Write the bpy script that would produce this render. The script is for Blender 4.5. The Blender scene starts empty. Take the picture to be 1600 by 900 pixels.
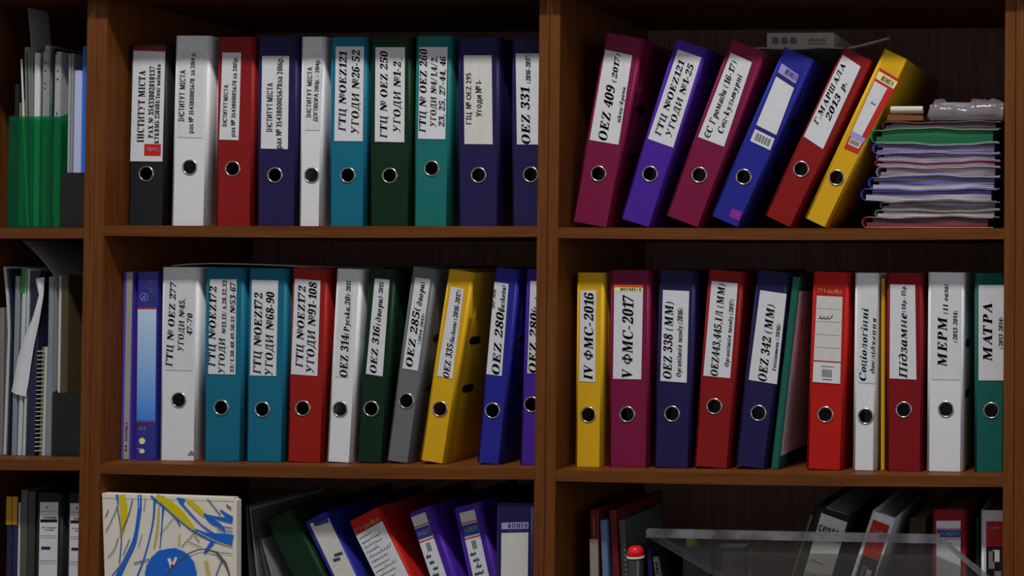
import bpy, bmesh, math, random
from mathutils import Matrix, Vector, Euler

# ------------------------------------------------------------------ camera
scene = bpy.context.scene
COL = scene.collection
F_PX = 2200.0
CAM_LOC = Vector((1.0438, -2.1414, 1.47))
CAM_ROT = Euler((math.pi / 2 + 0.0189, -0.0036, 0.0623), 'XYZ')
SHIFT = (-0.5695, -0.0479)
cam_data = bpy.data.cameras.new('camera')
cam_data.sensor_width = 36.0
cam_data.lens = 36.0 * F_PX / 1600.0
cam_data.shift_x, cam_data.shift_y = SHIFT
cam_data.clip_start = 0.05
cam = bpy.data.objects.new('camera', cam_data)
cam.location = CAM_LOC
cam.rotation_euler = CAM_ROT
COL.objects.link(cam)
scene.camera = cam

# ------------------------------------------------------------------ light
LAMP_POWER = 77.0
WINDOW_POWER = 9.0
LAMP_LOC = (0.10, -1.45, 4.25)
WORLD_STRENGTH = 0.27
world = bpy.data.worlds.new('room_ambient')
scene.world = world
world.use_nodes = True
world.node_tree.nodes['Background'].inputs[0].default_value = (0.9, 0.93, 1.0, 1)
world.node_tree.nodes['Background'].inputs[1].default_value = WORLD_STRENGTH
ld = bpy.data.lights.new('ceiling_light', 'AREA')
ld.shape = 'RECTANGLE'
ld.size, ld.size_y = 0.9, 0.18
ld.energy = LAMP_POWER
ld.color = (1.0, 0.985, 0.97)
lo = bpy.data.objects.new('ceiling_light', ld)
lo.location = LAMP_LOC
lo.rotation_euler = (Vector((0.1, 0.05, 1.35)) - Vector(LAMP_LOC)).to_track_quat('-Z', 'Y').to_euler()
COL.objects.link(lo)
wd_ = bpy.data.lights.new('window_light', 'AREA')
wd_.shape = 'RECTANGLE'
wd_.size, wd_.size_y = 1.3, 1.6
wd_.energy = WINDOW_POWER
wd_.color = (0.82, 0.91, 1.0)
wo_ = bpy.data.objects.new('window_light', wd_)
wo_.location = (3.0, -1.9, 1.75)
wo_.rotation_euler = (Vector((0.3, 0.05, 1.3)) - wo_.location).to_track_quat('-Z', 'Y').to_euler()
COL.objects.link(wo_)
vs = scene.view_settings
vs.view_transform = 'Standard'
vs.look = 'None'
vs.gamma = 1.0
vs.exposure = 0.0
vs.use_curve_mapping = False

# ------------------------------------------------------------------ helpers
ROTM = CAM_ROT.to_matrix()


def at(px, py, Y):
    """point of the plane at depth Y seen at photo pixel (px, py)"""
    d = Vector(((px - 800 + SHIFT[0] * 1600) / F_PX, -(py - 450 - SHIFT[1] * 1600) / F_PX, -1.0))
    w = ROTM @ d
    t = (Y - CAM_LOC.y) / w.y
    return CAM_LOC + w * t


def lin(c):
    c = c / 255.0
    return c / 12.92 if c <= 0.04045 else ((c + 0.055) / 1.055) ** 2.4


ILL = 0.56


def seen(r, g, b, k=1.0):
    return tuple(min(0.86, lin(v) / ILL * k) for v in (r, g, b))


MATS = {}


def mat(name, rgb, rough=0.5, spec=0.4, speck=0.0, bump=0.0, scale=400.0, metal=0.0, trans=0.0, ior=1.45, alpha=1.0, coat=0.0):
    if name in MATS:
        return MATS[name]
    m = bpy.data.materials.new(name)
    m.use_nodes = True
    nt = m.node_tree
    b = nt.nodes['Principled BSDF']
    b.inputs['Base Color'].default_value = (*rgb, 1)
    b.inputs['Roughness'].default_value = rough
    b.inputs['Specular IOR Level'].default_value = spec
    b.inputs['Metallic'].default_value = metal
    b.inputs['Transmission Weight'].default_value = trans
    b.inputs['IOR'].default_value = ior
    b.inputs['Alpha'].default_value = alpha
    b.inputs['Coat Weight'].default_value = coat
    b.inputs['Coat Roughness'].default_value = 0.12
    if speck or bump:
        tc = nt.nodes.new('ShaderNodeTexCoord')
        n = nt.nodes.new('ShaderNodeTexNoise')
        n.inputs['Scale'].default_value = scale
        n.inputs['Detail'].default_value = 3.0
        nt.links.new(tc.outputs['Object'], n.inputs['Vector'])
        if speck:
            r = nt.nodes.new('ShaderNodeValToRGB')
            r.color_ramp.elements[0].position = 0.32
            r.color_ramp.elements[1].position = 0.68
            r.color_ramp.elements[0].color = (*[c * (1 - speck) for c in rgb], 1)
            r.color_ramp.elements[1].color = (*[min(0.9, c * (1 + speck)) for c in rgb], 1)
            nt.links.new(n.outputs['Fac'], r.inputs[0])
            nt.links.new(r.outputs[0], b.inputs['Base Color'])
        if bump:
            bp = nt.nodes.new('ShaderNodeBump')
            bp.inputs['Strength'].default_value = bump
            bp.inputs['Distance'].default_value = 0.0006
            nt.links.new(n.outputs['Fac'], bp.inputs['Height'])
            nt.links.new(bp.outputs[0], b.inputs['Normal'])
    MATS[name] = m
    return m


def wood(name, rgb, axis, dark=0.72):
    m = bpy.data.materials.new(name)
    m.use_nodes = True
    nt = m.node_tree
    b = nt.nodes['Principled BSDF']
    tc = nt.nodes.new('ShaderNodeTexCoord')
    mp = nt.nodes.new('ShaderNodeMapping')
    s = [60.0, 60.0, 60.0]
    s[axis] = 2.2
    mp.inputs['Scale'].default_value = s
    n = nt.nodes.new('ShaderNodeTexNoise')
    n.inputs['Scale'].default_value = 3.0
    n.inputs['Detail'].default_value = 5.0
    n.inputs['Distortion'].default_value = 0.6
    r = nt.nodes.new('ShaderNodeValToRGB')
    r.color_ramp.elements[0].position = 0.3
    r.color_ramp.elements[1].position = 0.72
    r.color_ramp.elements[0].color = (rgb[0] * dark, rgb[1] * dark * 0.93, rgb[2] * dark * 0.9, 1)
    r.color_ramp.elements[1].color = (rgb[0] * 1.12, rgb[1] * 1.14, rgb[2] * 1.1, 1)
    nt.links.new(tc.outputs['Object'], mp.inputs['Vector'])
    nt.links.new(mp.outputs[0], n.inputs['Vector'])
    nt.links.new(n.outputs['Fac'], r.inputs[0])
    nt.links.new(r.outputs[0], b.inputs['Base Color'])
    b.inputs['Roughness'].default_value = 0.5
    b.inputs['Specular IOR Level'].default_value = 0.14
    MATS[name] = m
    return m


class MB:
    """collects polygons, builds ONE mesh object"""

    def __init__(self):
        self.v, self.f, self.mi, self.ms, self.sm = [], [], [], [], []
        self.xf = None

    def slot(self, m):
        if m not in self.ms:
            self.ms.append(m)
        return self.ms.index(m)

    def poly(self, pts, m, smooth=False):
        k = len(self.v)
        self.v += [tuple(p) for p in pts]
        self.f.append(tuple(range(k, k + len(pts))))
        self.mi.append(self.slot(m))
        self.sm.append(smooth)

    def mesh(self, verts, faces, m, smooth=False):
        k = len(self.v)
        self.v += [tuple(p) for p in verts]
        for f in faces:
            self.f.append(tuple(i + k for i in f))
            self.mi.append(self.slot(m))
            self.sm.append(smooth)

    def box(self, a, b, m):
        x0, y0, z0 = a
        x1, y1, z1 = b
        v = [(x0, y0, z0), (x1, y0, z0), (x1, y1, z0), (x0, y1, z0), (x0, y0, z1), (x1, y0, z1), (x1, y1, z1), (x0, y1, z1)]
        self.mesh(v, [(0, 1, 5, 4), (1, 2, 6, 5), (2, 3, 7, 6), (3, 0, 4, 7), (4, 5, 6, 7), (3, 2, 1, 0)], m)

    def prism(self, pts, y0, y1, m, smooth=False):
        """closed outline pts (x, z), extruded from y0 to y1"""
        n = len(pts)
        v = [(x, y0, z) for x, z in pts] + [(x, y1, z) for x, z in pts]
        fs = [tuple(range(n)), tuple(range(2 * n - 1, n - 1, -1))]
        self.mesh(v, fs, m)
        self.mesh(v, [(i, i + n, (i + 1) % n + n, (i + 1) % n) for i in range(n)], m, smooth)

    def lathe(self, prof, c, m, axis='y', seg=40, smooth=True):
        """prof: list of (radius, height) revolved round axis through c"""
        v, fs = [], []
        for r, h in prof:
            for i in range(seg):
                a = 2 * math.pi * i / seg
                if axis == 'y':
                    v.append((c[0] + r * math.cos(a), c[1] + h, c[2] + r * math.sin(a)))
                else:
                    v.append((c[0] + r * math.cos(a), c[1] + r * math.sin(a), c[2] + h))
        for j in range(len(prof) - 1):
            for i in range(seg):
                a, b = j * seg + i, j * seg + (i + 1) % seg
                fs.append((a, b, b + seg, a + seg))
        self.mesh(v, fs, m, smooth)

    def tube(self, pts, r, m, seg=8):
        pts = [Vector(p) for p in pts]
        v, fs = [], []
        for i, p in enumerate(pts):
            t = (pts[min(i + 1, len(pts) - 1)] - pts[max(i - 1, 0)]).normalized()
            u = t.cross(Vector((0.3, 0.9, 0.2))).normalized()
            w = t.cross(u)
            for k in range(seg):
                a = 2 * math.pi * k / seg
                v.append(p + u * (r * math.cos(a)) + w * (r * math.sin(a)))
        for i in range(len(pts) - 1):
            for k in range(seg):
                a, b = i * seg + k, i * seg + (k + 1) % seg
                fs.append((a, b, b + seg, a + seg))
        self.mesh(v, fs, m, True)

    def sheet(self, grid, t, m):
        """grid[i][j] points; solid sheet of thickness t along the local normal"""
        ni, nj = len(grid), len(grid[0])
        P = [[Vector(p) for p in row] for row in grid]
        top, bot = [], []
        for i in range(ni):
            for j in range(nj):
                du = P[min(i + 1, ni - 1)][j] - P[max(i - 1, 0)][j]
                dv = P[i][min(j + 1, nj - 1)] - P[i][max(j - 1, 0)]
                n = du.cross(dv)
                n = n.normalized() if n.length > 0 else Vector((0, 0, 1))
                top.append(P[i][j] + n * (t / 2))
                bot.append(P[i][j] - n * (t / 2))
        N = ni * nj
        v = top + bot
        fs = []
        for i in range(ni - 1):
            for j in range(nj - 1):
                a = i * nj + j
                fs.append((a, a + nj, a + nj + 1, a + 1))
                fs.append((N + a, N + a + 1, N + a + nj + 1, N + a + nj))
        self.mesh(v, fs, m, True)
        ed = [i * nj for i in range(ni)] + [(ni - 1) * nj + j for j in range(1, nj)] + [i * nj + nj - 1 for i in range(ni - 2, -1, -1)] + [j for j in range(nj - 2, 0, -1)]
        es = [(ed[k], ed[(k + 1) % len(ed)], N + ed[(k + 1) % len(ed)], N + ed[k]) for k in range(len(ed))]
        self.mesh(v, es, m)

    def build(self, name, parent=None, loc=None):
        me = bpy.data.meshes.new(name)
        me.from_pydata(self.v, [], self.f)
        for m in self.ms:
            me.materials.append(m)
        me.polygons.foreach_set('material_index', self.mi)
        me.polygons.foreach_set('use_smooth', self.sm)
        me.update()
        o = bpy.data.objects.new(name, me)
        COL.objects.link(o)
        if parent:
            o.parent = parent
        if loc:
            o.location = loc
        return o


def thing(name, label, cat, loc=(0, 0, 0), lean=0.0, group=None, rz=0.0, rx=0.0):
    o = bpy.data.objects.new(name, None)
    o.empty_display_size = 0.03
    COL.objects.link(o)
    o.location = loc
    o.rotation_euler = (rx, lean, rz)
    return tag(o, label, cat, group)


def tag(o, label, cat, group=None):
    o['label'] = label
    o['category'] = cat
    if group:
        o['group'] = group
    return o


# ------------------------------------------------------------------ lettering
def ribbon(pts, w):
    """flat strip through 2D pts; w = width or list of widths -> list of quads"""
    n = len(pts)
    ws = w if isinstance(w, (list, tuple)) else [w] * n
    L, Rr = [], []
    for i in range(n):
        ax, ay = pts[max(i - 1, 0)]
        bx, by = pts[min(i + 1, n - 1)]
        dx, dy = bx - ax, by - ay
        d = math.hypot(dx, dy) or 1.0
        nx, ny = -dy / d * ws[i] / 2, dx / d * ws[i] / 2
        L.append((pts[i][0] + nx, pts[i][1] + ny))
        Rr.append((pts[i][0] - nx, pts[i][1] - ny))
    return [[L[i], L[i + 1], Rr[i + 1], Rr[i]] for i in range(n - 1)]


def rc(x0, y0, x1, y1):
    return [[(x0, y0), (x1, y0), (x1, y1), (x0, y1)]]


def arc(cx, cy, rx, ry, a0, a1, w, n=10):
    return ribbon([(cx + rx * math.cos(math.radians(a0 + (a1 - a0) * i / n)), cy + ry * math.sin(math.radians(a0 + (a1 - a0) * i / n))) for i in range(n + 1)], w)


T, S = 0.09, 0.21


def stem(x, foot=True, head=True):
    q = rc(x - S / 2, 0, x + S / 2, 1)
    if foot:
        q += rc(x - 0.2, 0, x + 0.2, T)
    if head:
        q += rc(x - 0.2, 1 - T, x + 0.2, 1)
    return q


CUSTOM = {
    'Г': stem(0.22) + rc(0.22, 1 - T, 0.82, 1) + [[(0.82, 1), (0.72, 1), (0.75, 0.7), (0.82, 0.7)]],
    'П': stem(0.22) + stem(0.85) + rc(0.22, 1 - T, 0.85, 1),
    'Ц': stem(0.22, False) + stem(0.82, False) + rc(0.1, 0, 1.05, T) + rc(0.95, -0.24, 1.05, T),
    'Щ': stem(0.2, False) + stem(0.66, False) + stem(1.12, False) + rc(0.1, 0, 1.34, T) + rc(1.24, -0.24, 1.34, T),
    'Ш': stem(0.2, False) + stem(0.66, False) + stem(1.12, False) + rc(0.1, 0, 1.22, T),
    'И': stem(0.22) + stem(0.95) + ribbon([(0.26, 0.06), (0.9, 0.94)], 0.1),
    'У': ribbon([(0.2, 1), (0.55, 0.42)], 0.21) + ribbon([(0.92, 1), (0.45, 0.16), (0.3, 0.04), (0.13, 0.06)], [0.1, 0.1, 0.12, 0.16]) + rc(0.02, 1 - T, 0.4, 1) + rc(0.75, 1 - T, 1.08, 1),
    'Д': ribbon([(0.24, 0.05), (0.4, 0.5), (0.44, 1)], 0.12) + rc(0.75, 0, 0.96, 1) + rc(0.36, 1 - T, 1.06, 1) + rc(0.05, 0, 1.1, T) + rc(0.05, -0.24, 0.14, T) + rc(1.01, -0.24, 1.1, T),
    'Л': ribbon([(0.06, 0.07), (0.2, 0.06), (0.34, 0.4), (0.4, 1)], [0.14, 0.13, 0.12, 0.12]) + rc(0.7, 0, 0.91, 1) + rc(0.3, 1 - T, 1.0, 1) + rc(0.6, 0, 1.02, T),
    'Ф': stem(0.6) + arc(0.6, 0.5, 0.48, 0.3, 0, 360, [0.19 if (i % 10) in (0, 1, 9) else 0.12 for i in range(21)], 20),
    'Є': arc(0.52, 0.5, 0.42, 0.45, 50, 310, [0.12, 0.1, 0.12, 0.16, 0.2, 0.22, 0.22, 0.2, 0.16, 0.12, 0.1, 0.12], 11) + rc(0.2, 0.45, 0.7, 0.55),
    'Б': stem(0.22) + rc(0.22, 1 - T, 0.8, 1) + rc(0.72, 0.76, 0.8, 1) + arc(0.4, 0.28, 0.38, 0.24, -90, 90, [0.1, 0.13, 0.19, 0.21, 0.19, 0.13, 0.1], 6) + rc(0.22, 0, 0.42, T) + rc(0.22, 0.48, 0.42, 0.56),
    'Ь': stem(0.22) + arc(0.4, 0.28, 0.38, 0.24, -90, 90, [0.1, 0.13, 0.19, 0.21, 0.19, 0.13, 0.1], 6) + rc(0.22, 0, 0.42, T) + rc(0.22, 0.48, 0.42, 0.56),
    'Ч': stem(0.85) + stem(0.2, False) [:1] + rc(0.2, 0.42, 0.85, 0.52) + rc(0.02, 1 - T, 0.4, 1),
    'Ж': stem(0.65) + ribbon([(0.1, 1), (0.3, 0.75), (0.6, 0.52), (0.3, 0.3), (0.08, 0)], 0.14) + ribbon([(1.2, 1), (1.0, 0.75), (0.7, 0.52), (1.0, 0.3), (1.22, 0)], 0.14),
    'д': arc(0.3, 0.34, 0.27, 0.31, 0, 360, [0.2, 0.16, 0.12, 0.09, 0.12, 0.16, 0.2, 0.2, 0.16, 0.12, 0.09, 0.12, 0.16, 0.2, 0.2], 14) + ribbon([(0.57, 0.3), (0.58, 0.6), (0.5, 0.85), (0.33, 1.0), (0.1, 0.97)], [0.19, 0.18, 0.14, 0.12, 0.1]),
    '-': rc(0.02, 0.3, 0.42, 0.43),
    '–': rc(0.02, 0.3, 0.62, 0.4),
    '_': rc(0, -0.16, 0.6, -0.08),
    '.': rc(0.02, 0, 0.2, 0.19),
    ',': rc(0.02, 0, 0.2, 0.19) + [[(0.2, 0.1), (0.2, 0), (0.06, -0.2), (0.03, -0.14), (0.12, 0)]],
    '/': ribbon([(0.02, -0.08), (0.45, 1.08)], 0.1),
    '(': arc(0.5, 0.42, 0.4, 0.66, 125, 235, [0.05, 0.1, 0.14, 0.16, 0.14, 0.1, 0.05], 6),
    ')': arc(-0.1, 0.42, 0.4, 0.66, -55, 55, [0.05, 0.1, 0.14, 0.16, 0.14, 0.1, 0.05], 6),
}
MB_ = lambda c: chr(0x1D400 + ord(c) - 65)
MI_ = lambda c: chr(0x1D482 + ord(c) - 97)
MD_ = lambda c: chr(0x1D7CE + ord(c) - 48)
# char -> (source glyph, kind)   kinds: U upright bold (sheared), I bold italic, S small cap
SERIF = {}
for c in 'ABCDEFGHIJKLMNOPQRSTUVWXYZ':
    SERIF[c] = (MB_(c), 'U')
for c in '0123456789':
    SERIF[c] = (MD_(c), 'U')
for c, l in zip('АВЕІКМНОРСТХ', 'ABEIKMHOPCTX'):
    SERIF[c] = (MB_(l), 'U')
for c, l in zip('аеорсухитпкі', 'aeopcyxumnki'):
    SERIF[c] = (MI_(l), 'I')
for c, l in zip('вмн', 'BMH'):
    SERIF[c] = (MB_(l), 'S')
for c, l in zip('гжлфцчшщь', 'ГЖЛФЦЧШЩЬ'):
    SERIF[c] = (l, 'CS')
SERIF['б'] = (MD_('6'), 'U')
SERIF['з'] = (MD_('3'), 'S')
SERIF['й'] = (MI_('u'), 'I')
SERIF['я'] = (MB_('R'), 'SM')
SERIF['№'] = (MB_('N'), 'N')

RAW = {}


def need(ch, sans):
    if (ch, sans) not in RAW:
        load_glyphs([] if sans else [ch], [ch] if sans else [])
    return RAW[(ch, sans)]


def load_glyphs(chars_serif, chars_sans):
    jobs = []
    for ch, offs in [(c, 0.0) for c in sorted(chars_serif)] + [(c, -1) for c in sorted(chars_sans)]:
        cu = bpy.data.curves.new('glyph', 'FONT')
        cu.body = ch
        cu.size = 1.0
        cu.resolution_u = 3
        if offs < 0:
            cu.offset = 0.0
        o = bpy.data.objects.new('glyph', cu)
        COL.objects.link(o)
        jobs.append((ch, offs, o, cu))
    dg = bpy.context.evaluated_depsgraph_get()
    dg.update()
    for ch, offs, o, cu in jobs:
        ev = o.evaluated_get(dg)
        me = ev.to_mesh()
        RAW[(ch, offs < 0)] = ([(v.co.x, v.co.y) for v in me.vertices], [tuple(p.vertices) for p in me.polygons])
        ev.to_mesh_clear()
        bpy.data.objects.remove(o)
        bpy.data.curves.remove(cu)


def norm(verts, h):
    if not verts:
        return verts
    x0 = min(v[0] for v in verts)
    return [((x - x0) / h, y / h) for x, y in verts]


GC = {}
SHEAR = 0.2


def glyph(ch, style):
    key = (ch, style)
    if key in GC:
        return GC[key]
    if style == 'sans':
        hcap = max(v[1] for v in RAW[('E', True)][0])
        vs_, fs = need(ch, True)
        vs_ = norm(vs_, hcap)
        # the printed sans is semi-bold: lay the outline twice, a hair apart
        n = len(vs_)
        vs_ = vs_ + [(x + 0.055, y) for x, y in vs_]
        fs = fs + [tuple(i + n for i in f) for f in fs]
    else:
        hcap = max(v[1] for v in RAW[(MB_('E'), False)][0])
        sh = SHEAR if style == 'serif' else 0.0
        base_upright = style in ('book', 'bold')
        if ch in CUSTOM:
            src, kind = ch, 'C'
        else:
            src, kind = SERIF[ch]
        if kind in ('C', 'CS'):
            vs_, fs = [], []
            for q in CUSTOM[src]:
                k = len(vs_)
                vs_ += q
                fs.append(tuple(range(k, k + len(q))))
        else:
            vs_, fs = need(src, False)
            vs_ = norm(vs_, hcap)
            n = len(vs_)
            vs_ = vs_ + [(x + 0.035, y) for x, y in vs_]
            fs = list(fs) + [tuple(i + n for i in f) for f in fs]
        if kind in ('S', 'CS', 'SM'):
            vs_ = [(x * 0.74, y * 0.72) for x, y in vs_]
        if kind == 'SM':
            w = max(v[0] for v in vs_)
            vs_ = [(w - x, y) for x, y in vs_]
        if kind == 'N':
            q = arc(1.12 * 1.0, 0.66, 0.17, 0.24, 0, 360, 0.11, 14) + rc(0.93, 0.22, 1.31, 0.31)
            w = max(v[0] for v in vs_)
            vs_ = list(vs_)
            fs = list(fs)
            for p in q:
                k = len(vs_)
                vs_ += [(x - 1.0 + w + 0.05, y) for x, y in p]
                fs.append(tuple(range(k, k + len(p))))
        if ch == 'й':
            vs_, fs = list(vs_), list(fs)
            for p in arc(0.42, 0.98, 0.16, 0.12, 180, 360, 0.08, 6):
                k = len(vs_)
                vs_ += p
                fs.append(tuple(range(k, k + len(p))))
        if kind != 'I':
            vs_ = [(x + sh * y, y) for x, y in vs_]
    x0 = min(v[0] for v in vs_)
    x1 = max(v[0] for v in vs_)
    if style == 'serif' and ch not in '()/,.-_–':
        # side bearings measured without the slant
        adv = (x1 - x0) - 0.13
    else:
        adv = x1 - x0
    GC[key] = ([(x - x0, y) for x, y in vs_], fs, adv)
    return GC[key]


def line_mesh(text, style):
    x = 0.0
    V, Fc = [], []
    for ch in text:
        if ch == ' ':
            x += 0.46 if style != 'sans' else 0.36
            continue
        v, f, adv = glyph(ch, style)
        k = len(V)
        V += [(x + a, b) for a, b in v]
        Fc += [tuple(i + k for i in q) for q in f]
        x += adv + (0.19 if style != 'sans' else 0.17)
    x0 = min(v[0] for v in V)
    x1 = max(v[0] for v in V)
    return [((a - x0) / (x1 - x0), b) for a, b in V], Fc


def quad_map(Q, a, b):
    """Q = TL, TR, BR, BL (x, z); a up 0..1, b across 0..1"""
    TL, TR, BR, BL = Q
    xl, zl = BL[0] + (TL[0] - BL[0]) * a, BL[1] + (TL[1] - BL[1]) * a
    xr, zr = BR[0] + (TR[0] - BR[0]) * a, BR[1] + (TR[1] - BR[1]) * a
    return xl + (xr - xl) * b, zl + (zr - zl) * b


def put_line(mb, Q, y, text, style, a0, a1, b0, b1, m, horiz=False):
    """vertical text reads upwards between a0..a1, cap tops at b0, baseline at b1;
    horizontal text spans b0..b1 with baseline a0 and cap tops a1"""
    V, Fc = line_mesh(text, style)
    out = []
    for u, v in V:
        if horiz:
            p = quad_map(Q, a0 + (a1 - a0) * v, b0 + (b1 - b0) * u)
        else:
            p = quad_map(Q, a0 + (a1 - a0) * u, b1 - (b1 - b0) * v)
        out.append((p[0], y, p[1]))
    mb.mesh(out, Fc, m)


def put_strips(mb, Q, y, quads, m):
    for q in quads:
        pts = [quad_map(Q, a, b) for b, a in q]
        mb.poly([(p[0], y, p[1]) for p in pts], m)


def scrawl(rng, b0, b1, a, h, n):
    """a line of slanted cursive handwriting as (b, a) points"""
    pts = []
    x, step = b0, (b1 - b0) / n
    gap = None
    for k in range(n):
        amp = h * rng.choice((0.35, 0.45, 0.5, 0.6, 1.0, 0.4))
        low = h * rng.choice((0.0, 0.0, 0.0, 0.5))
        wd = step * rng.uniform(0.7, 1.25)
        for j in range(10):
            ph = 2 * math.pi * j / 10
            up = amp * (0.5 - 0.5 * math.cos(ph)) - low * max(0, math.sin(ph * 1.5 + 3.4)) * 0.6
            pts.append((x + wd * j / 10 + 0.25 * step * math.sin(ph) + up / max(h, 1e-6) * step * 0.45, a + up))
        x += wd
    return [(min(max(b, b0 - 0.02), b1 + 0.06), v) for b, v in pts]

# ------------------------------------------------------------------ materials
WOOD_RGB = seen(83, 46, 17)
WZ = wood('cherry_laminate_upright', WOOD_RGB, 2)
WX = wood('cherry_laminate_shelf', tuple(c * 0.96 for c in WOOD_RGB), 0)
WB = wood('cherry_hardboard_back', (0.35, 0.185, 0.145), 2)
GAP = mat('dark_joint', (0.01, 0.006, 0.004), 0.9)
WALL = mat('painted_wall', (0.55, 0.53, 0.48), 0.9, speck=0.05, scale=6)
FLOORM = mat('brown_lino', (0.16, 0.11, 0.07), 0.5, speck=0.15, scale=9)
PAPER = mat('white_paper', (0.665, 0.665, 0.685), 0.75, 0.3, speck=0.035, scale=60)
PAPER2 = mat('cream_paper', (0.63, 0.61, 0.56), 0.8, 0.3, speck=0.05, scale=90)
OFFW = mat('page_edges', (0.62, 0.60, 0.56), 0.85, 0.2, speck=0.12, scale=900)
INK = mat('black_ink', (0.012, 0.012, 0.013), 0.7, 0.2)
GREYINK = mat('grey_ink', (0.2, 0.2, 0.22), 0.8, 0.2)
FAINT = mat('faint_pencil', (0.5, 0.5, 0.5), 0.8, 0.2)
BLUEINK = mat('blue_print', seen(30, 45, 120), 0.6, 0.3)
PENINK = mat('pen_ink', (0.06, 0.07, 0.11), 0.7, 0.2)
REDP = mat('red_print', seen(150, 25, 22), 0.55, 0.3)
DREDP = mat('dark_red_print', seen(95, 15, 25), 0.55, 0.3)
ORNGP = mat('orange_print', seen(170, 70, 25), 0.55, 0.3)
CREAMP = mat('pale_yellow_print', seen(190, 175, 120), 0.6, 0.3)
LILACP = mat('pale_lilac_print', seen(120, 115, 165), 0.6, 0.3)
NAVYP = mat('navy_print', seen(30, 27, 75), 0.55, 0.3)
STEEL = mat('nickel_ring', (0.62, 0.60, 0.56), 0.22, 0.5, metal=1.0)
BLACKPL = mat('black_plastic', (0.012, 0.012, 0.013), 0.4, 0.4)


def vinyl(name, rgb, speck=0.05):
    return mat(name, rgb, 0.46, 0.14, speck=speck, bump=0.22, scale=520.0)


BC = {
    'black': vinyl('black_binder_board', seen(26, 26, 28)),
    'white': mat('marbled_white_board', (0.72, 0.72, 0.73), 0.55, 0.3, speck=0.09, bump=0.15, scale=330.0),
    'red': vinyl('red_binder_board', seen(104, 19, 20)),
    'red2': vinyl('brick_red_binder_board', seen(114, 23, 19)),
    'bright_red': vinyl('bright_red_binder_board', seen(140, 22, 18)),
    'dark_red': vinyl('dark_red_binder_board', seen(97, 17, 20)),
    'navy': vinyl('navy_binder_board', seen(27, 23, 57)),
    'blue': vinyl('blue_binder_board', seen(30, 32, 108)),
    'cyan': vinyl('petrol_blue_binder_board', seen(17, 79, 99)),
    'dkgreen': vinyl('bottle_green_binder_board', seen(13, 34, 20)),
    'green': vinyl('sea_green_binder_board', seen(20, 82, 79)),
    'teal': vinyl('teal_binder_board', seen(19, 71, 65)),
    'magenta': vinyl('magenta_binder_board', seen(92, 18, 48)),
    'violet': vinyl('violet_binder_board', seen(56, 27, 114)),
    'yellow': vinyl('yellow_binder_board', seen(166, 127, 20)),
    'grey': vinyl('grey_binder_board', seen(82, 83, 84)),
}

# ------------------------------------------------------------------ the room
fl = MB()
fl.box((-4.0, -5.0, -0.05), (4.0, 0.55, 0.0), FLOORM)
o = fl.build('floor'); o['kind'] = 'structure'
wl = MB()
wl.box((-4.0, 0.45, 0.0), (4.0, 0.55, 3.9), WALL)
o = wl.build('wall_back'); o['kind'] = 'structure'

# ------------------------------------------------------------------ bookcases
Z1, Z2, Z3 = 1.5285, 1.1500, 0.7850      # shelf tops, upper / middle / lower
TH = 0.0165
DEPTH, BACK = 0.37, 0.36


def bookcase(x0, x1, label, z_shelves):
    t = thing('bookcase', label, 'bookcase', ((x0 + x1) / 2, 0, 0), group='joined cherry bookcases')
    c = (x0 + x1) / 2

    def part(name, a, b, m):
        bm = MB()
        bm.box((a[0] - c, a[1], a[2]), (b[0] - c, b[1], b[2]), m)
        ob = bm.build(name, t)
        md = ob.modifiers.new('edge', 'BEVEL')
        md.width = 0.0008
        md.segments = 2
        return ob
    part('side_panel', (x0, 0, 0.0), (x0 + TH, DEPTH, 2.40), WZ)
    part('side_panel', (x1 - TH, 0, 0.0), (x1, DEPTH, 2.40), WZ)
    part('back_panel', (x0 + TH, BACK, 0.06), (x1 - TH, DEPTH, 2.38), WB)
    for z in z_shelves:
        # slight sag of the long boards
        n = 12
        xa, xb = x0 + TH - c, x1 - TH - c
        sag = 0.0022 * min(1.0, (x1 - x0) / 0.7)
        lo_, up_ = [], []
        for i in range(n + 1):
            u = i / n
            d = -sag * 4 * u * (1 - u)
            lo_.append((xa + (xb - xa) * u, z - TH + d))
            up_.append((xa + (xb - xa) * u, z + d * 0.25))
        bm = MB()
        bm.prism(lo_ + up_[::-1], 0.001, BACK, WX)
        bm.build('shelf', t)
    part('shelf', (x0 + TH, 0.001, 1.895), (x1 - TH, BACK, 1.9115), WX)
    part('shelf', (x0 + TH, 0.001, 0.06), (x1 - TH, BACK, 0.0765), WX)
    part('top_board', (x0 + TH, 0.0, 2.38), (x1 - TH, BACK, 2.3965), WX)
    part('plinth', (x0 + TH, 0.02, 0.0), (x1 - TH, 0.036, 0.0595), WX)
    w = x1 - x0
    if w > 0.4:
        part('cupboard_door', (x0 + 0.002, -0.0185, 1.889), (c - 0.001, -0.0005, 2.39), WZ)
        part('cupboard_door', (c + 0.001, -0.0185, 1.889), (x1 - 0.002, -0.0005, 2.39), WZ)
    else:
        part('cupboard_door', (x0 + 0.002, -0.0185, 1.889), (x1 - 0.002, -0.0005, 2.39), WZ)
    return t


bookcase(-0.9400, -0.6912, 'narrow cherry bookcase at the left with files and loose sheets', (1.5245, 1.1545, 0.7770))
bookcase(-0.6904, 0.0522, 'wide cherry bookcase of upright binders between its two narrow posts', (Z1, Z2, Z3))
bookcase(0.0530, 0.7868, 'wide cherry bookcase with slanting binders over a clear acrylic tray', (Z1 - 0.0018, Z2 - 0.0018, Z3))
bookcase(0.7876, 1.2500, 'cherry bookcase at the right edge showing only its side post', (Z1, Z2, Z3))

# ------------------------------------------------------------------ lever arch binders
SY = 0.040


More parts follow.
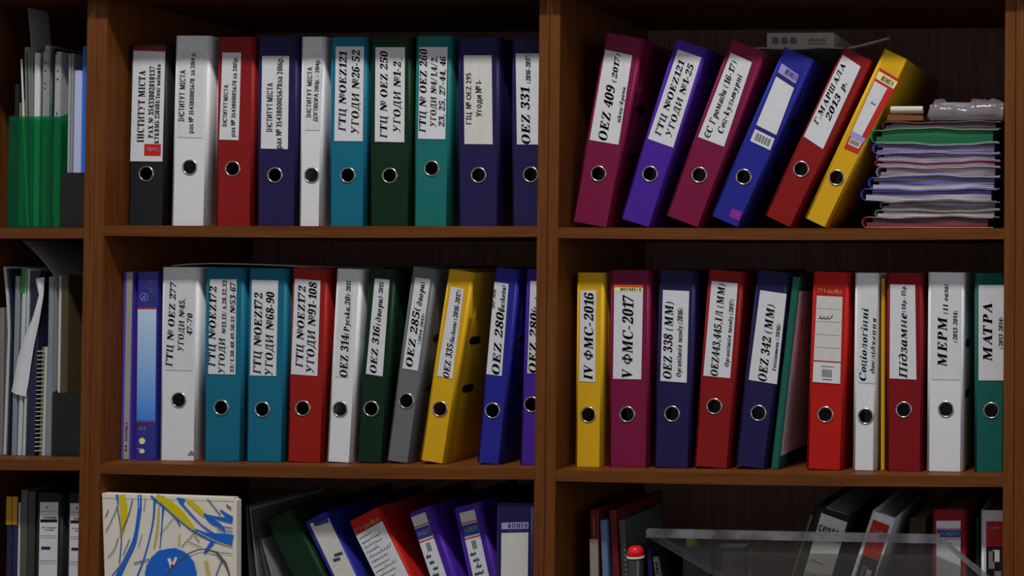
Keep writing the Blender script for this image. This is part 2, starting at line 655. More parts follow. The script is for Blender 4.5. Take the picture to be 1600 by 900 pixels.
class Frame:
    """a leaning local frame: px -> local (x, z)"""

    def __init__(self, TL, TR, BR, BL, Y=SY):
        P = [at(p[0], p[1], Y) for p in (TL, TR, BR, BL)]
        a1 = math.atan2(P[0].x - P[3].x, P[0].z - P[3].z)
        a2 = math.atan2(P[1].x - P[2].x, P[1].z - P[2].z)
        self.lean = (a1 + a2) / 2
        self.Y = Y
        self.h = ((P[0] - P[3]).length + (P[1] - P[2]).length) / 2
        self.w = ((P[1] - P[0]).length + (P[2] - P[3]).length) / 2
        mid = (P[0] + P[1] + P[2] + P[3]) / 4
        u = Vector((math.sin(self.lean), 0, math.cos(self.lean)))
        self.base = mid - u * (self.h / 2)

    def loc(self, px, py, Y=None):
        d = at(px, py, self.Y if Y is None else Y) - self.base
        c, s = math.cos(self.lean), math.sin(self.lean)
        return (d.x * c - d.z * s, d.x * s + d.z * c)

    def seat(self, z, h=None, xmin=None, xmax=None):
        """drop the frame so that its lowest corner stands on z"""
        low = -abs(math.sin(self.lean)) * self.w / 2
        b = Vector((self.base.x, self.Y, z - low + 0.0003))
        return b


def spine_plate(mb, w, h, t, cx, cz, r, m, n=32):
    """flat board with a round finger hole"""
    q = min(r * 1.5, w / 2 - abs(cx))
    sq = []
    for i in range(n):
        a = 2 * math.pi * (i + 0.5 * 0) / n + math.pi / 4
        k = 1.0 / max(abs(math.cos(a)), abs(math.sin(a)))
        sq.append((cx + q * math.cos(a) * k, cz + q * math.sin(a) * k))
    ci = [(cx + r * math.cos(2 * math.pi * i / n + math.pi / 4), cz + r * math.sin(2 * math.pi * i / n + math.pi / 4)) for i in range(n)]
    x0, x1 = -w / 2, w / 2
    for y in (0.0, t):
        for i in range(n):
            j = (i + 1) % n
            mb.poly([(sq[i][0], y, sq[i][1]), (sq[j][0], y, sq[j][1]), (ci[j][0], y, ci[j][1]), (ci[i][0], y, ci[i][1])], m)
        for a, b in (((x0, 0), (x1, cz - q)), ((x0, cz + q), (x1, h)), ((x0, cz - q), (cx - q, cz + q)), ((cx + q, cz - q), (x1, cz + q))):
            if b[0] > a[0] + 1e-5:
                mb.poly([(a[0], y, a[1]), (b[0], y, a[1]), (b[0], y, b[1]), (a[0], y, b[1])], m)
    for i in range(n):
        j = (i + 1) % n
        mb.poly([(ci[i][0], 0, ci[i][1]), (ci[j][0], 0, ci[j][1]), (ci[j][0], t, ci[j][1]), (ci[i][0], t, ci[i][1])], m)
    for z in (0.0, h):
        mb.poly([(x0, 0, z), (x1, 0, z), (x1, t, z), (x0, t, z)], m)


def side_wall(mb, sx, w, h, t, r, depth, m):
    """rounded spine corner and the cover board behind it; sx = -1 left, +1 right"""
    prof_o = [(w / 2 - r + r * math.sin(a), r - r * math.cos(a)) for a in [math.pi / 2 * i / 5 for i in range(6)]]
    ri = r - t
    prof_i = [(w / 2 - r + ri * math.sin(a), r - ri * math.cos(a)) for a in [math.pi / 2 * i / 5 for i in range(6)]]
    prof_o += [(w / 2, 0.016), (w / 2 - 0.0006, 0.0185), (w / 2, 0.021), (w / 2, depth - 0.001), (w / 2 - 0.001, depth)]
    prof_i += [(w / 2 - t, 0.016), (w / 2 - t - 0.0003, 0.0185), (w / 2 - t, 0.021), (w / 2 - t, depth - 0.001), (w / 2 - t + 0.0006, depth)]
    n = len(prof_o)
    v = []
    for P in (prof_o, prof_i):
        for z in (0.0, h):
            v += [(sx * x, y, z) for x, y in P]
    fs = []
    for i in range(n - 1):
        fs.append((i, i + 1, n + i + 1, n + i))
        fs.append((2 * n + i, 3 * n + i, 3 * n + i + 1, 2 * n + i + 1))
        fs.append((i, 2 * n + i, 2 * n + i + 1, i + 1))
        fs.append((n + i, n + i + 1, 3 * n + i + 1, 3 * n + i))
    fs.append((n - 1, 3 * n - 1, 4 * n - 1, 2 * n - 1))
    mb.mesh(v, fs, m, True)


def binder(color, corners, label, hole=None, labels=(), shelf=Z1, slots=False, h=None, w=None, depth=0.285, y=SY, dx=0.0, group=None, kind='binder', brand=None, sleeve=False):
    fr = Frame(*corners, Y=y)
    bw = (w or fr.w) - 0.0012
    bh = h or fr.h
    fr.w = bw
    base = fr.seat(shelf)
    base.x += dx
    root = thing('lever_arch_binder', label, kind, base, fr.lean, group)
    m = BC[color]
    t, r = 0.0026, 0.0046
    mb = MB()
    if hole:
        hx, hz = fr.loc(*hole)
        hx = max(-bw / 2 + 0.0172, min(bw / 2 - 0.0172, hx))
        hr = 0.0112
    else:
        hx, hz, hr = 0.0, 0.09, 0.0112
    spine_plate(mb, bw - 2 * r, bh, t, hx, hz, hr, m)
    for sx in (-1, 1):
        side_wall(mb, sx, bw, bh, t, r, depth, m)
    mb.build('cover', root)
    rg = MB()
    R_ = hr
    rg.lathe([(R_ - 0.0008, t + 0.0006), (R_ - 0.0008, -0.0004), (R_ - 0.0004, -0.0011), (R_ + 0.0006, -0.0013), (R_ + 0.0015, -0.0009), (R_ + 0.0018, 0.0002)], (hx, 0, hz), STEEL)
    rg.build('finger_ring', root)
    pb = MB()
    pb.box((-bw / 2 + 0.004, min(0.062, depth * 0.35), 0.006), (bw / 2 - 0.004, max(depth - 0.012, depth * 0.7), bh - 0.012), OFFW)
    pb.build('paper_stack', root)
    if slots:
        for fz in (0.385, 0.64):
            sb = MB()
            yc, zc, L, H = 0.036, bh * fz, 0.017, 0.0065
            pts = [(yc + (L - H) * sgn + H * math.cos(a), zc + H * math.sin(a)) for sgn, rng_ in ((1, range(-6, 7)), (-1, range(6, 19))) for a in [math.pi / 12 * k for k in rng_]]
            n = len(pts)
            v = [(bw / 2 - t - 0.0004, p[0], p[1]) for p in pts] + [(bw / 2 + 0.0008, p[0], p[1]) for p in pts]
            sb.mesh(v, [tuple(range(n - 1, -1, -1)), tuple(range(n, 2 * n))] + [(i, (i + 1) % n, n + (i + 1) % n, n + i) for i in range(n)], BLACKPL)
            sb.build('cover_slot', root)
    if sleeve:
        pass
    for L in labels:
        add_label(root, fr, L)
    return root, fr


YL, YP, YT = -0.0007, -0.00095, -0.0012


def add_label(root, fr, L):
    Q = [fr.loc(*p) for p in L['q']]
    lb = MB()
    body = L.get('m', PAPER)
    lb.prism([Q[3], Q[2], Q[1], Q[0]], YL, -0.0001, body)
    for rct in L.get('rects', ()):
        rm, a0, a1, b0, b1 = rct
        pts = [quad_map(Q, a, b) for a, b in ((a0, b0), (a0, b1), (a1, b1), (a1, b0))]
        lb.poly([(p[0], YP, p[1]) for p in pts], rm)
    ob = lb.build(L.get('name', 'spine_label'), root)
    if L.get('label'):
        ob['label'] = L['label']
    if L.get('lines'):
        tb = MB()
        for ln in L.get('lines', ()):
            text, style, a0, a1, b0, b1 = ln[:6]
            mm = ln[6] if len(ln) > 6 else INK
            hz = style.endswith('_h')
            put_line(tb, Q, YT, text, style.replace('_h', ''), a0, a1, b0, b1, mm, hz)
        tb.build('lettering', ob)
    if L.get('scrawl'):
        tb = MB()
        for (seed, b0, b1, a, hh, n, wd) in L.get('scrawl', ()):
            rng = random.Random(seed)
            put_strips(tb, Q, YT, ribbon(scrawl(rng, b0, b1, a, hh, n), wd), PENINK)
        tb.build('handwriting', ob)

# characters used on the labels, loaded once as outlines
SERIF_TEXT = 'ABEHIKMOPCTXZNVRLУ0123456789'
load_glyphs(set([MB_(c) for c in 'ABCDEFGHIJKLMNOPQRSTUVWXYZ'] + [MD_(c) for c in '0123456789'] + [MI_(c) for c in 'abcdefghijklmnopqrstuvwxyz']),
            set('ІНСТИТУМАДОГВЧЦРЕЩПугодирахзавн№EsseltROMUSDONAUZcntrVabА4Kefilgp0123456789.,–-/'))
up, sa, bk = 'serif', 'sans', 'book'


def W(TL, TR, BR, BL, lines, **k):
    return dict(q=(TL, TR, BR, BL), lines=lines, **k)


G1 = 'binders standing upright on the upper shelf'
# ---- upper shelf, middle bookcase
binder('black', ((203, 65), (263, 65), (258, 350), (198, 349)), 'black lever arch binder at the left end of the upper shelf, red-topped white label', (228.6, 268), [
    W((209, 73), (258.6, 75), (254, 249), (204, 248.6), [
        ('ІНСТИТУТ МІСТА', bk, .17, .81, .2, .41), ('РАХ № 3543300201013 7'.replace(' 7', '7'), bk, .21, .85, .54, .70), ('КТКВМБ 250404/Інші видатки', bk, .16, .87, .74, .88), ('Esselte', 'sans_h', .125, .085, .88, .5, PAPER)],
      rects=[(DREDP, .985, 1.03, 0, 1), (REDP, .05, .155, .43, .95)])], group=G1)
binder('white', ((273, 53), (330, 54), (322, 351), (266, 350)), 'speckled white binder for the year 2014, between the black and red binders', (296.7, 259), [
    W((283, 76), (319, 77), (316, 213), (278, 212), [
        ('ІНСТИТУТ  МІСТА', sa, .18, .77, .03, .25), ('рах № 35438001056711  за 2014 р.', sa, .05, .98, .45, .64)])], group=G1)
binder('red', ((340, 55), (398, 56), (395, 351), (335, 351)), 'red binder for the year 2015 on the upper shelf beside a white binder', (363.6, 261.5), [
    W((348, 80), (377, 80.5), (373, 217), (343, 216), [
        ('ІНСТИТУТ МІСТА', sa, .15, .63, .17, .38), ('рах № 35438001056711 за 2015р.', sa, .04, .957, .6, .82)])], group=G1)
binder('navy', ((402, 57), (466, 57), (464, 353), (399, 352)), 'navy binder for the year 2016, right of the red one on the upper shelf', (429.7, 273), [
    W((410, 87), (452, 87), (450, 232.6), (408, 231.5), [
        ('ІНСТИТУТ МІСТА', sa, .18, .71, .22, .42), ('рах № 35438001056711за 2016р.', sa, .005, .99, .57, .77)])], group=G1)
binder('white', ((470, 57), (507, 57), (503, 353), (465, 353)), 'slim white binder for 2013 to 2014 between navy and petrol blue binders', (487.6, 273.5), [
    W((480, 80), (505, 80), (500, 203), (477, 203), [
        ('ІНСТИТУТ  МІСТА', sa, .16, .8, .10, .38), ('ДОГОВОРА 2013р. – 2014р.', sa, .11, .9, .56, .82)])], group=G1)
binder('cyan', ((515.6, 58), (574, 58), (572, 353.6), (512, 353.6)), 'petrol blue binder lettered OEZ121 with agreements 26-52', (543.6, 274), [
    W((525, 73), (569, 73), (567, 221), (522.6, 220.6), [
        ('ГТЦ №OEZ121', up, .105, .947, .15, .40), ('УГОДИ №26-52', up, .08, .965, .60, .86)])], group=G1)
binder('dkgreen', ((577, 58), (643, 58), (642, 353), (575.5, 353)), 'bottle green binder lettered OEZ 250 on the upper shelf', (609, 274), [
    W((587, 73.6), (633, 73.6), (632, 222), (586, 221), [
        ('ГТЦ № OEZ 250', up, .04, .96, .18, .42), ('УГОДИ №1-2_', up, .105, .9, .63, .87)])], group=G1)
binder('green', ((649, 56), (706, 56), (702, 353.6), (644, 353.6)), 'sea green binder lettered OEZ 260 on the upper shelf', (674.6, 263), [
    W((656, 73.6), (699.5, 73.6), (696, 217.5), (653.6, 216.7), [
        ('ГТЦ № OEZ 260', up, .07, .98, .03, .28), ('УГОДИ №4/1,4/2,', up, .136, .9, .44, .65), ('23, 25, 27-44, 46', up, .136, .9, .76, .96)])], group=G1)
binder('navy', ((714, 58), (781, 58), (781, 353), (714, 353)), 'navy binder lettered OEZ 295 with a half-empty white label', (747.8, 273), [
    W((725, 86), (768.4, 86), (770, 225), (726, 224.5), [
        ('ГІЦ  № OEZ 295', sa, .225, .8, .08, .26), ('Угоди № 1-', sa, .31, .725, .43, .63)], m=PAPER2)], group=G1)
binder('navy', ((797, 58), (855, 58), (852, 353), (799, 353)), 'navy binder lettered OEZ 331, partly hidden by the middle post', (829.4, 272), [
    W((806, 83), (852, 83), (853, 225), (808, 225), [
        ('OEZ 331', up, .005, .63, .17, .46), ('(2016-2017)', up, .675, .99, .35, .50)])], group=G1)

# ---- upper shelf, right bookcase: slanting
G2 = 'binders slanting on the upper shelf'
ZR1 = Z1 - 0.0018
binder('magenta', ((946, 54), (1006, 60), (953, 357), (891, 347)), 'magenta binder lettered OEZ 409, leftmost of the slanting binders', (935, 272.7), [
    W((946, 79), (988, 88), (966.6, 227.6), (921.5, 220), [
        ('OEZ 409', up, .02, .63, .28, .58), ('(2017)', up, .67, .985, .40, .58), ('вікна/брами', up, .24, .64, .82, .95)])], shelf=ZR1, slots=True, group=G2)
binder('violet', ((1057, 60), (1103, 77), (1020, 358), (966, 339)), 'violet slanting binder lettered OEZ121 with agreements 1-25', (1015.6, 272), [
    W((1059.5, 77.5), (1096, 90), (1052, 231), (1012.5, 217), [
        ('ГТЦ №OEZ121', up, .07, .9, .18, .42), ('УГОДИ №1-25', up, .1, .9, .58, .82)])], shelf=ZR1, group=G2)
BD3 = binder('magenta', ((1143, 64), (1194, 88), (1096.5, 360), (1036, 341)), 'magenta slanting binder with two lines of Cyrillic title, right of the violet one', (1092.6, 278), [
    W((1142, 87), (1175, 102), (1131.5, 234), (1091, 218.6), [
        ('ЄС Громади (16-17)', up, .03, .93, .17, .41), ('Соц-культурні', up, .13, .82, .58, .80)])], shelf=ZR1, group=G2)
BD4 = binder('blue', ((1230, 71), (1266, 98), (1159.5, 360), (1106, 335)), 'bright blue slanting binder with a blank white label and barcode', (1162, 278), [
    W((1221, 100), (1249, 119.5), (1205, 237), (1171, 221), [
        ('ROMUS', 'serif_h', .915, .985, .32, .95, NAVYP)], m=BC['blue'],
      rects=[(LILACP, .885, 1.0, 0.02, .98), (PAPER, .205, .83, 0.02, .98), (NAVYP, .835, .88, 0.02, .98), (NAVYP, .165, .205, 0.1, .9), (PAPER, .0, .155, 0.04, .96)] +
      [(GREYINK, .03, .125, .16 + .045 * i, .16 + .045 * i + (.03 if i % 3 else .015)) for i in range(16)]),
    dict(q=((1144, 327), (1160, 333), (1155, 347), (1140, 340)), m=mat('pink_patch_tone', seen(110, 30, 110), 0.5, 0.3), lines=(), name='pink_blotch', label='small pink blotch')], shelf=ZR1, slots=True, group=G2)  # flat pink patch low on the spine
BD5 = binder('red', ((1319, 75), (1361, 97), (1239, 361), (1192.6, 334.6)), 'red slanting binder dated 2013 with a white title label', (1251.7, 266), [
    W((1317, 87.6), (1345, 106), (1286, 235), (1256, 215), [
        ('Г.МАРШАЛА', up, .19, .92, .1, .34), ('2013 р.', up, .3, .76, .5, .76)])], shelf=ZR1, group=G2)
BD6 = binder('yellow', ((1381.6, 78), (1417, 97), (1293, 361), (1256, 342)), 'yellow slanting binder with a red card label slipping out sideways', (1307, 281), [
    dict(q=((1375, 109.5), (1406, 128), (1340, 244), (1319, 234.5)), m=REDP, lines=[('ROMUS', 'serif_h', .885, .945, .25, .85)],
         rects=[(CREAMP, .87, .965, .02, .97), (PAPER, .21, .84, .03, .70), (LILACP, .15, .205, .03, .97), (PAPER2, .06, .145, .12, .9)] +
         [(GREYINK, .075, .13, .2 + .09 * i, .2 + .09 * i + .05) for i in range(7)],
         scrawl=[(5, .3, .55, .6, .03, 4, .012)])], shelf=ZR1, group=G2)

# ---- middle shelf, middle bookcase
G3 = 'binders on the middle shelf of the wide left bookcase'
binder('white', ((252, 419), (312, 420), (307, 722), (248, 721)), 'speckled white binder lettered OEZ 277 beside a blue box file', (279.6, 627), [
    W((267, 437), (303, 438), (301, 581), (258, 580), [
        ('ГТЦ № OEZ 277', up, .04, .965, .02, .27), ('УГОДИ №45,', up, .21, .78, .44, .66), ('47-70', up, .385, .625, .78, .98)]),
    dict(q=((299, 706), (300.5, 706), (304, 713), (293, 713)), m=GREYINK, lines=(), name='corner_mark')], shelf=Z2, group=G3)
binder('cyan', ((320, 421), (382, 421), (379, 723), (316, 723)), 'petrol blue binder lettered OEZ172 with a long list of agreement numbers', (345.6, 639.6), [
    W((328.4, 439), (370, 439), (368, 588), (325.6, 587), [
        ('ГТЦ №OEZ172', up, .08, .93, .01, .26), ('УГОДИ', up, .01, .385, .38, .61), ('№13,13/А,28,32,33,', up, .425, 1, .49, .64), ('33/1,38,48,49,50,51', up, .02, .61, .82, .95), ('№53-67', up, .64, .97, .78, .98)])], shelf=Z2, group=G3)
binder('cyan', ((388, 421), (449, 422), (444, 724), (382, 723)), 'petrol blue binder lettered OEZ172 with agreements 68-90', (410, 642), [
    W((394, 439.6), (435, 440.5), (431.6, 590), (391, 589), [
        ('ГТЦ №OEZ172', up, .02, .87, .13, .42), ('УГОДИ №68-90', up, .005, .88, .58, .87)])], shelf=Z2, group=G3)
binder('red2', ((456, 423), (513, 424), (505, 727), (446, 725)), 'brick red binder lettered OEZ172 with agreements 91-108', (473, 642.4), [
    W((461, 440), (501, 443), (496, 592), (455, 589), [
        ('ГТЦ №OEZ172', up, .08, .935, .17, .44), ('УГОДИ №91-108', up, .03, .98, .58, .87)])], shelf=Z2, group=G3)
binder('white', ((525, 423), (566, 425), (550, 727), (508.4, 724)), 'slim white binder lettered OEZ 314 between red and green binders', (531.6, 643), [
    W((534, 440), (551, 441), (546, 593), (523.6, 592), [
        ('OEZ 314', up, .0, .43, .32, .88), ('(Руська,20)', up, .435, .85, .45, .88), ('-2015', up, .86, .99, .5, .88)])], shelf=Z2, group=G3)
binder('dkgreen', ((575, 424), (620, 425), (600, 728), (554, 726)), 'bottle green binder lettered OEZ 316 on the middle shelf', (580, 643.6), [
    W((586, 440), (609, 442), (598, 593), (572, 589), [
        ('OEZ 316', up, .02, .51, .22, .62), ('(двори)', up, .52, .82, .3, .65), ('-2015', up, .83, .97, .36, .62)])], shelf=Z2, group=G3)
binder('grey', ((644, 423), (682, 425), (642, 729), (601, 725)), 'grey slim binder lettered OEZ 285, leaning slightly', (635, 632), [
    W((649, 439), (673, 442), (653, 585), (629, 581), [
        ('OEZ 285(', up, .03, .68, .18, .62), ('двори)', up, .70, .96, .34, .68), ('(2014-2015)', up, .29, .62, .77, .94)])], shelf=Z2, slots=True, group=G3)
binder('yellow', ((702, 425), (739, 431), (698, 730), (652, 723)), 'yellow binder lettered OEZ 335, leaning beside a grey binder', (687.6, 644), [
    W((705, 453), (725, 457), (707, 597), (683, 592), [
        ('OEZ 335', up, .0, .38, .38, .78), ('(балкони)', up, .385, .63, .5, .8), ('(2016-2017)', up, .65, .985, .5, .82)])], shelf=Z2, slots=True, group=G3)
binder('blue', ((773, 423), (812, 425), (784, 730), (743, 727)), 'blue binder lettered OEZ 280 with a tall narrow label', (769.6, 646), [
    W((773, 445), (795, 448), (784, 592), (760, 589), [
        ('OEZ 280(', up, .01, .73, .35, .85), ('балкони)', up, .70, .975, .5, .84), ('2017-2018', up, .71, .92, .02, .16, GREYINK)])], shelf=Z2, slots=True, group=G3)
binder('violet', ((822, 423), (853, 424), (842, 730), (810, 728)), 'violet binder lettered OEZ 280, partly hidden by the middle post', (834, 635), [
    W((829, 442), (853, 443), (847, 587), (824, 586), [
        ('OEZ 280(', up, .005, .7, .1, .6), ('балкони)', up, .69, .97, .34, .64)])], shelf=Z2, group=G3)

# ---- middle shelf, right bookcase
G4 = 'binders on the middle shelf of the wide right bookcase'
ZR2 = Z2 - 0.0018
binder('yellow', ((900, 429), (945, 429), (941, 733), (897, 732)), 'slim yellow binder lettered IV and dated 2016 at the left end of its shelf', (919, 651), [
    W((907, 457), (932, 457), (930, 600), (905.6, 599), [('IV ФМС-2016', up, .02, .98, .28, .84)])], shelf=ZR2, group=G4)
binder('magenta', ((953, 426), (1016, 427), (1014, 735), (949, 734)), 'magenta binder lettered V and dated 2017 on the middle shelf', (980, 651.6), [
    W((960, 453), (1005, 454), (1002, 597), (958, 596), [('V ФМС-2017', up, .015, .92, .32, .68), ('ROMUS', 'serif_h', .965, .995, .2, .95)],
      rects=[(ORNGP, 1.0, 1.03, 0, 1), (CREAMP, .955, 1.0, 0, 1)])], shelf=ZR2, group=G4)
binder('navy', ((1029, 427), (1088, 428), (1079, 736), (1019.5, 735)), 'navy binder lettered OEZ 338 beside the magenta one', (1050, 651.6), [
    W((1036, 458), (1077, 460), (1073, 603), (1032, 600), [
        ('OEZ 338 (MM)', up, .03, .875, .10, .42), ('Організація заходу (2016)', up, .06, .81, .6, .78)])], shelf=ZR2, group=G4)
binder('red', ((1106, 427), (1163, 429), (1140, 737), (1082, 733)), 'red binder lettered OEZ443 between two navy binders', (1116, 640), [
    W((1112, 444), (1153, 448), (1141, 596), (1099, 592), [
        ('OEZ443,445,ІЛ (MM)', up, .01, .98, .26, .53), ('Організація заходу (2017)', up, .12, .83, .76, .91)])], shelf=ZR2, group=G4)
binder('navy', ((1183, 429), (1233, 432), (1199, 739), (1145.5, 734)), 'navy binder lettered OEZ 342 leaning towards a thin green file', (1185, 652), [
    W((1188, 460), (1229, 466), (1214, 607), (1170, 600), [
        ('OEZ 342 (MM)', up, .01, .86, .32, .62), ('Ініціативи (2016)', up, .14, .66, .78, .91)])], shelf=ZR2, group=G4)
binder('bright_red', ((1271, 429), (1327, 431), (1318, 740), (1257, 737)), 'bright red binder with a ruled blank label and a barcode below it', (1289.6, 653), [
    dict(q=((1277, 454), (1317, 456), (1313, 602), (1270, 599)), m=BC['bright_red'],
         lines=[('Esselte', 'sans_h', .94, .99, .30, .98, CREAMP), ('Э', 'sans_h', .942, .988, .05, .2, CREAMP)],
         rects=[(PAPER2, .215, .91, 0, 1), (PAPER, -.02, .2, 0, 1)] + [(GREYINK, .215 + .139 * i, .219 + .139 * i, .02, .98) for i in range(1, 5)] +
         [(GREYINK, .04, .125, .32 + .024 * i, .32 + .024 * i + (.016 if i % 3 else .009)) for i in range(16)] + [(GREYINK, .15, .158, .3, .75), (GREYINK, .01, .02, .35, .7)],
         scrawl=[(9, .1, .7, .665, .05, 4, .012)])], shelf=ZR2, group=G4)
binder('white', ((1336, 431), (1372, 431), (1370, 740), (1330, 739)), 'slim white binder with two Cyrillic words down its spine', (1353, 655), [
    W((1347, 447), (1372, 448), (1367, 604), (1341, 602), [
        ('Соціологічні', up, .02, .75, .06, .46), ('дослідження', up, .1, .66, .70, .96)])], shelf=ZR2, group=G4)
binder('dark_red', ((1385, 431), (1442, 431), (1443, 741), (1383, 740)), 'dark red binder for the years 14 to 15, between two white binders', (1412, 645), [
    W((1391, 449), (1430, 450), (1432, 598), (1390, 596), [
        ('Підзамче', up, .01, .7, .36, .66), ('(14р.-15р.', up, .71, .99, .46, .62)])], shelf=ZR2, group=G4)
binder('white', ((1449, 430), (1508, 430), (1505, 741), (1447, 741)), 'wide white binder dated 2013-2014 beside the green one', (1478, 644), [
    W((1456, 444), (1501, 444), (1500, 598), (1455, 597), [
        ('МЕРМ', up, .13, .64, .22, .54), ('(ІІ фаза)', up, .67, .97, .40, .57), ('(2013-2014)', up, .38, .7, .76, .9)])], shelf=ZR2, slots=True, group=G4)
binder('teal', ((1521.5, 430), (1571, 430), (1571, 741), (1521, 741)), 'teal green binder dated 2013-2014 against the right post', (1549, 645), [
    W((1529, 449), (1570, 449), (1570, 598), (1529, 598), [
        ('МАТРА', up, .2, .81, .17, .52), ('(2013-2014)', up, .335, .66, .78, .93)])], shelf=ZR2, group=G4)
def tinted(name, tint, body, fac, rough=0.15):
    m = bpy.data.materials.new(name)
    m.use_nodes = True
    nt = m.node_tree
    b = nt.nodes['Principled BSDF']
    b.inputs['Base Color'].default_value = (*body, 1)
    b.inputs['Roughness'].default_value = rough
    b.inputs['Specular IOR Level'].default_value = 0.6
    tr = nt.nodes.new('ShaderNodeBsdfTransparent')
    tr.inputs[0].default_value = (*tint, 1)
    mx = nt.nodes.new('ShaderNodeMixShader')
    mx.inputs[0].default_value = fac
    nt.links.new(tr.outputs[0], mx.inputs[1])
    nt.links.new(b.outputs[0], mx.inputs[2])
    nt.links.new(mx.outputs[0], nt.nodes['Material Output'].inputs['Surface'])
    MATS[name] = m
    return m




# ------------------------------------------------------------------ lower shelf binders


def from_top(TL, TR, lean, h=305.0, drift=0.011):
    """photo corners of a spine whose foot lies below the picture"""
    a = math.radians(lean)
    d = (-math.sin(a) * h - drift * h, math.cos(a) * h)
    return (TL, TR, (TR[0] + d[0], TR[1] + d[1]), (TL[0] + d[0], TL[1] + d[1]))


def qtop(TL, TR, lean, length, drift=0.011):
    return from_top(TL, TR, lean, length, drift)


G5 = 'binders leaning on the lower shelf'
YL3 = 0.047
H3 = 0.302
binder('dkgreen', from_top((409, 848), (451, 827), -27), 'dark green binder leaning furthest left, in deep shade on the lower shelf', None, [], shelf=Z3, h=H3, y=YL3, group=G5)
binder('blue', from_top((470, 838), (505, 817), -27), 'blue binder with a shiny pocket label, leaning left on the lower shelf', None, [
    dict(q=qtop((484, 846), (513, 837), -26, 150), m=PAPER2, rects=[(NAVYP, .955, 1.0, .2, .95)], lines=[('аоии', 'sans_h', .967, .988, .3, .85, LILACP)],
         scrawl=[(21, .45, .9, .60, .03, 3, .03), (22, .3, .7, .55, .03, 3, .03)])], shelf=Z3, h=H3, y=YL3, group=G5)

binder('bright_red', from_top((538, 831), (590, 801), -26), 'red binder with a handwritten label, leaning left on the lower shelf', None, [
    dict(q=qtop((551, 846), (592, 823), -26.6, 175), m=BC['bright_red'],
         lines=[('Esselte', 'sans_h', .945, .99, .24, .95, CREAMP), ('Э', 'sans_h', .945, .988, .03, .16, CREAMP)],
         rects=[(PAPER, 0, .93, 0, 1)],
         scrawl=[(31 + i, .07, .55 + .4 * ((i * 37) % 10) / 10, .885 - .048 * i, .03, 6 + i % 3, .006) for i in range(16)])], shelf=Z3, h=H3, w=0.0575, y=YL3, group=G5)


def donau_label(TL, TR, lean, seed, mono=False):
    q = qtop(TL, TR, lean, 190)
    return dict(q=q, m=PAPER2, rects=[(REDP, .905, .914, 0, 1), (BLUEINK, .80, .895, 0, 1), (REDP, .775, .785, 0, 1), (PAPER, .0, .77, 0, 1), (BLUEINK, .68, .755, .38, .44), (BLUEINK, .68, .755, .48, .54), (BLUEINK, .68, .755, .58, .64)],
                lines=[('DONAU', 'sans_h', .825, .872, .12, .92, PAPER)])


def vscrawl(seed, a0, a1, b, h, n, wd):
    return (seed, a0, a1, b, h, n, wd)


for TL, TR, lean, lTL, lTR, lab, seed in (
        ((632, 810), (670, 797.5), -19, (640, 823), (662, 815), 'violet binder with a scribbled label, leaning left beside the red one', 41),
        ((703, 800), (747, 789.5), -13, (715.5, 814), (739, 808), 'violet binder with a penned label, leaning left next to the navy file', 51)):
    L = donau_label(lTL, lTR, lean, seed)
    L['scrawl'] = [(seed + i, .12 + .1 * (i % 3), .55 + .08 * (i % 4), .64 - .055 * i, .035, 2 + i % 2, .02) for i in range(9)]
    binder('violet', from_top(TL, TR, lean), lab, None, [L], shelf=Z3, h=H3, y=YL3, group=G5, dx=0.0025)

# upright navy file in front of the leaning row
binder('navy', from_top((774.5, 794), (835, 795), 0), 'navy file with a blank cream label, upright against the middle post', None, [
    dict(q=from_top((784, 823), (826, 822), 0, 190), m=BC['navy'], rects=[(LILACP, .945, 1.0, 0, 1), (PAPER2, 0, .915, 0, 1)],
         lines=[('ROMUS', 'bold_h', .953, .992, .24, .96, NAVYP), ('ааиии оаао', 'serif_h', .925, .937, .25, .75, LILACP)])],
       shelf=Z3, h=0.308, depth=0.0225, y=0.022, kind='file', group=G5)

G6 = 'files standing behind the acrylic tray'
binder('black', from_top((1276, 791), (1330, 812), 17, drift=0.003), 'black binder with a torn cream label, slanting behind the acrylic tray', None, [
    dict(q=from_top((1283.5, 809), (1324, 824), 16, 190, .003), m=PAPER2,
         lines=[('centra', 'sans_h', .855, .935, .06, .97, INK)], rects=[(INK, .825, .832, .03, .97), (INK, .812, .816, .03, .97), (GREYINK, .6, .61, .1, .6), (GREYINK, .5, .506, .1, .8)])], shelf=Z3, h=H3, y=0.05, group=G6)
binder('white', from_top((1364, 802), (1401, 816), 18, drift=0.003), 'white binder with a red number card, slanting behind the acrylic tray', None, [
    dict(q=from_top((1364.5, 821), (1390, 831), 17, 180, .003), m=INK, rects=[(REDP, .68, 1.0, 0, 1), (GREYINK, .4, .6, .2, .5), (PAPER2, .5, .58, .4, .8), (GREYINK, .1, .3, .3, .9)],
         lines=[('Esselte', 'sans_h', .90, .945, .15, .9, PAPER), ('1', 'bold_h', .72, .83, .42, .58, PAPER)],
         scrawl=[])], shelf=Z3, h=H3, y=0.05, group=G6)
binder('red', from_top((1456, 800), (1510, 800), 0, drift=0.001), 'red binder with a blue and white maker label, upright on the lower shelf', None, [
    dict(q=from_top((1463, 818.7), (1501, 818.7), 0, 185, .001), m=PAPER, rects=[(REDP, .93, .937, 0, 1), (BLUEINK, .86, .925, .02, 1), (REDP, .843, .85, 0, 1), (BLUEINK, .81, .815, .42, .6), (BLUEINK, .8, .805, .42, .6), (PAPER2, .0, .5, 0, 1)],
         lines=[('DONAU', 'sans_h', .873, .912, .1, .93, PAPER)])], shelf=Z3, h=H3, y=0.05, group=G6)
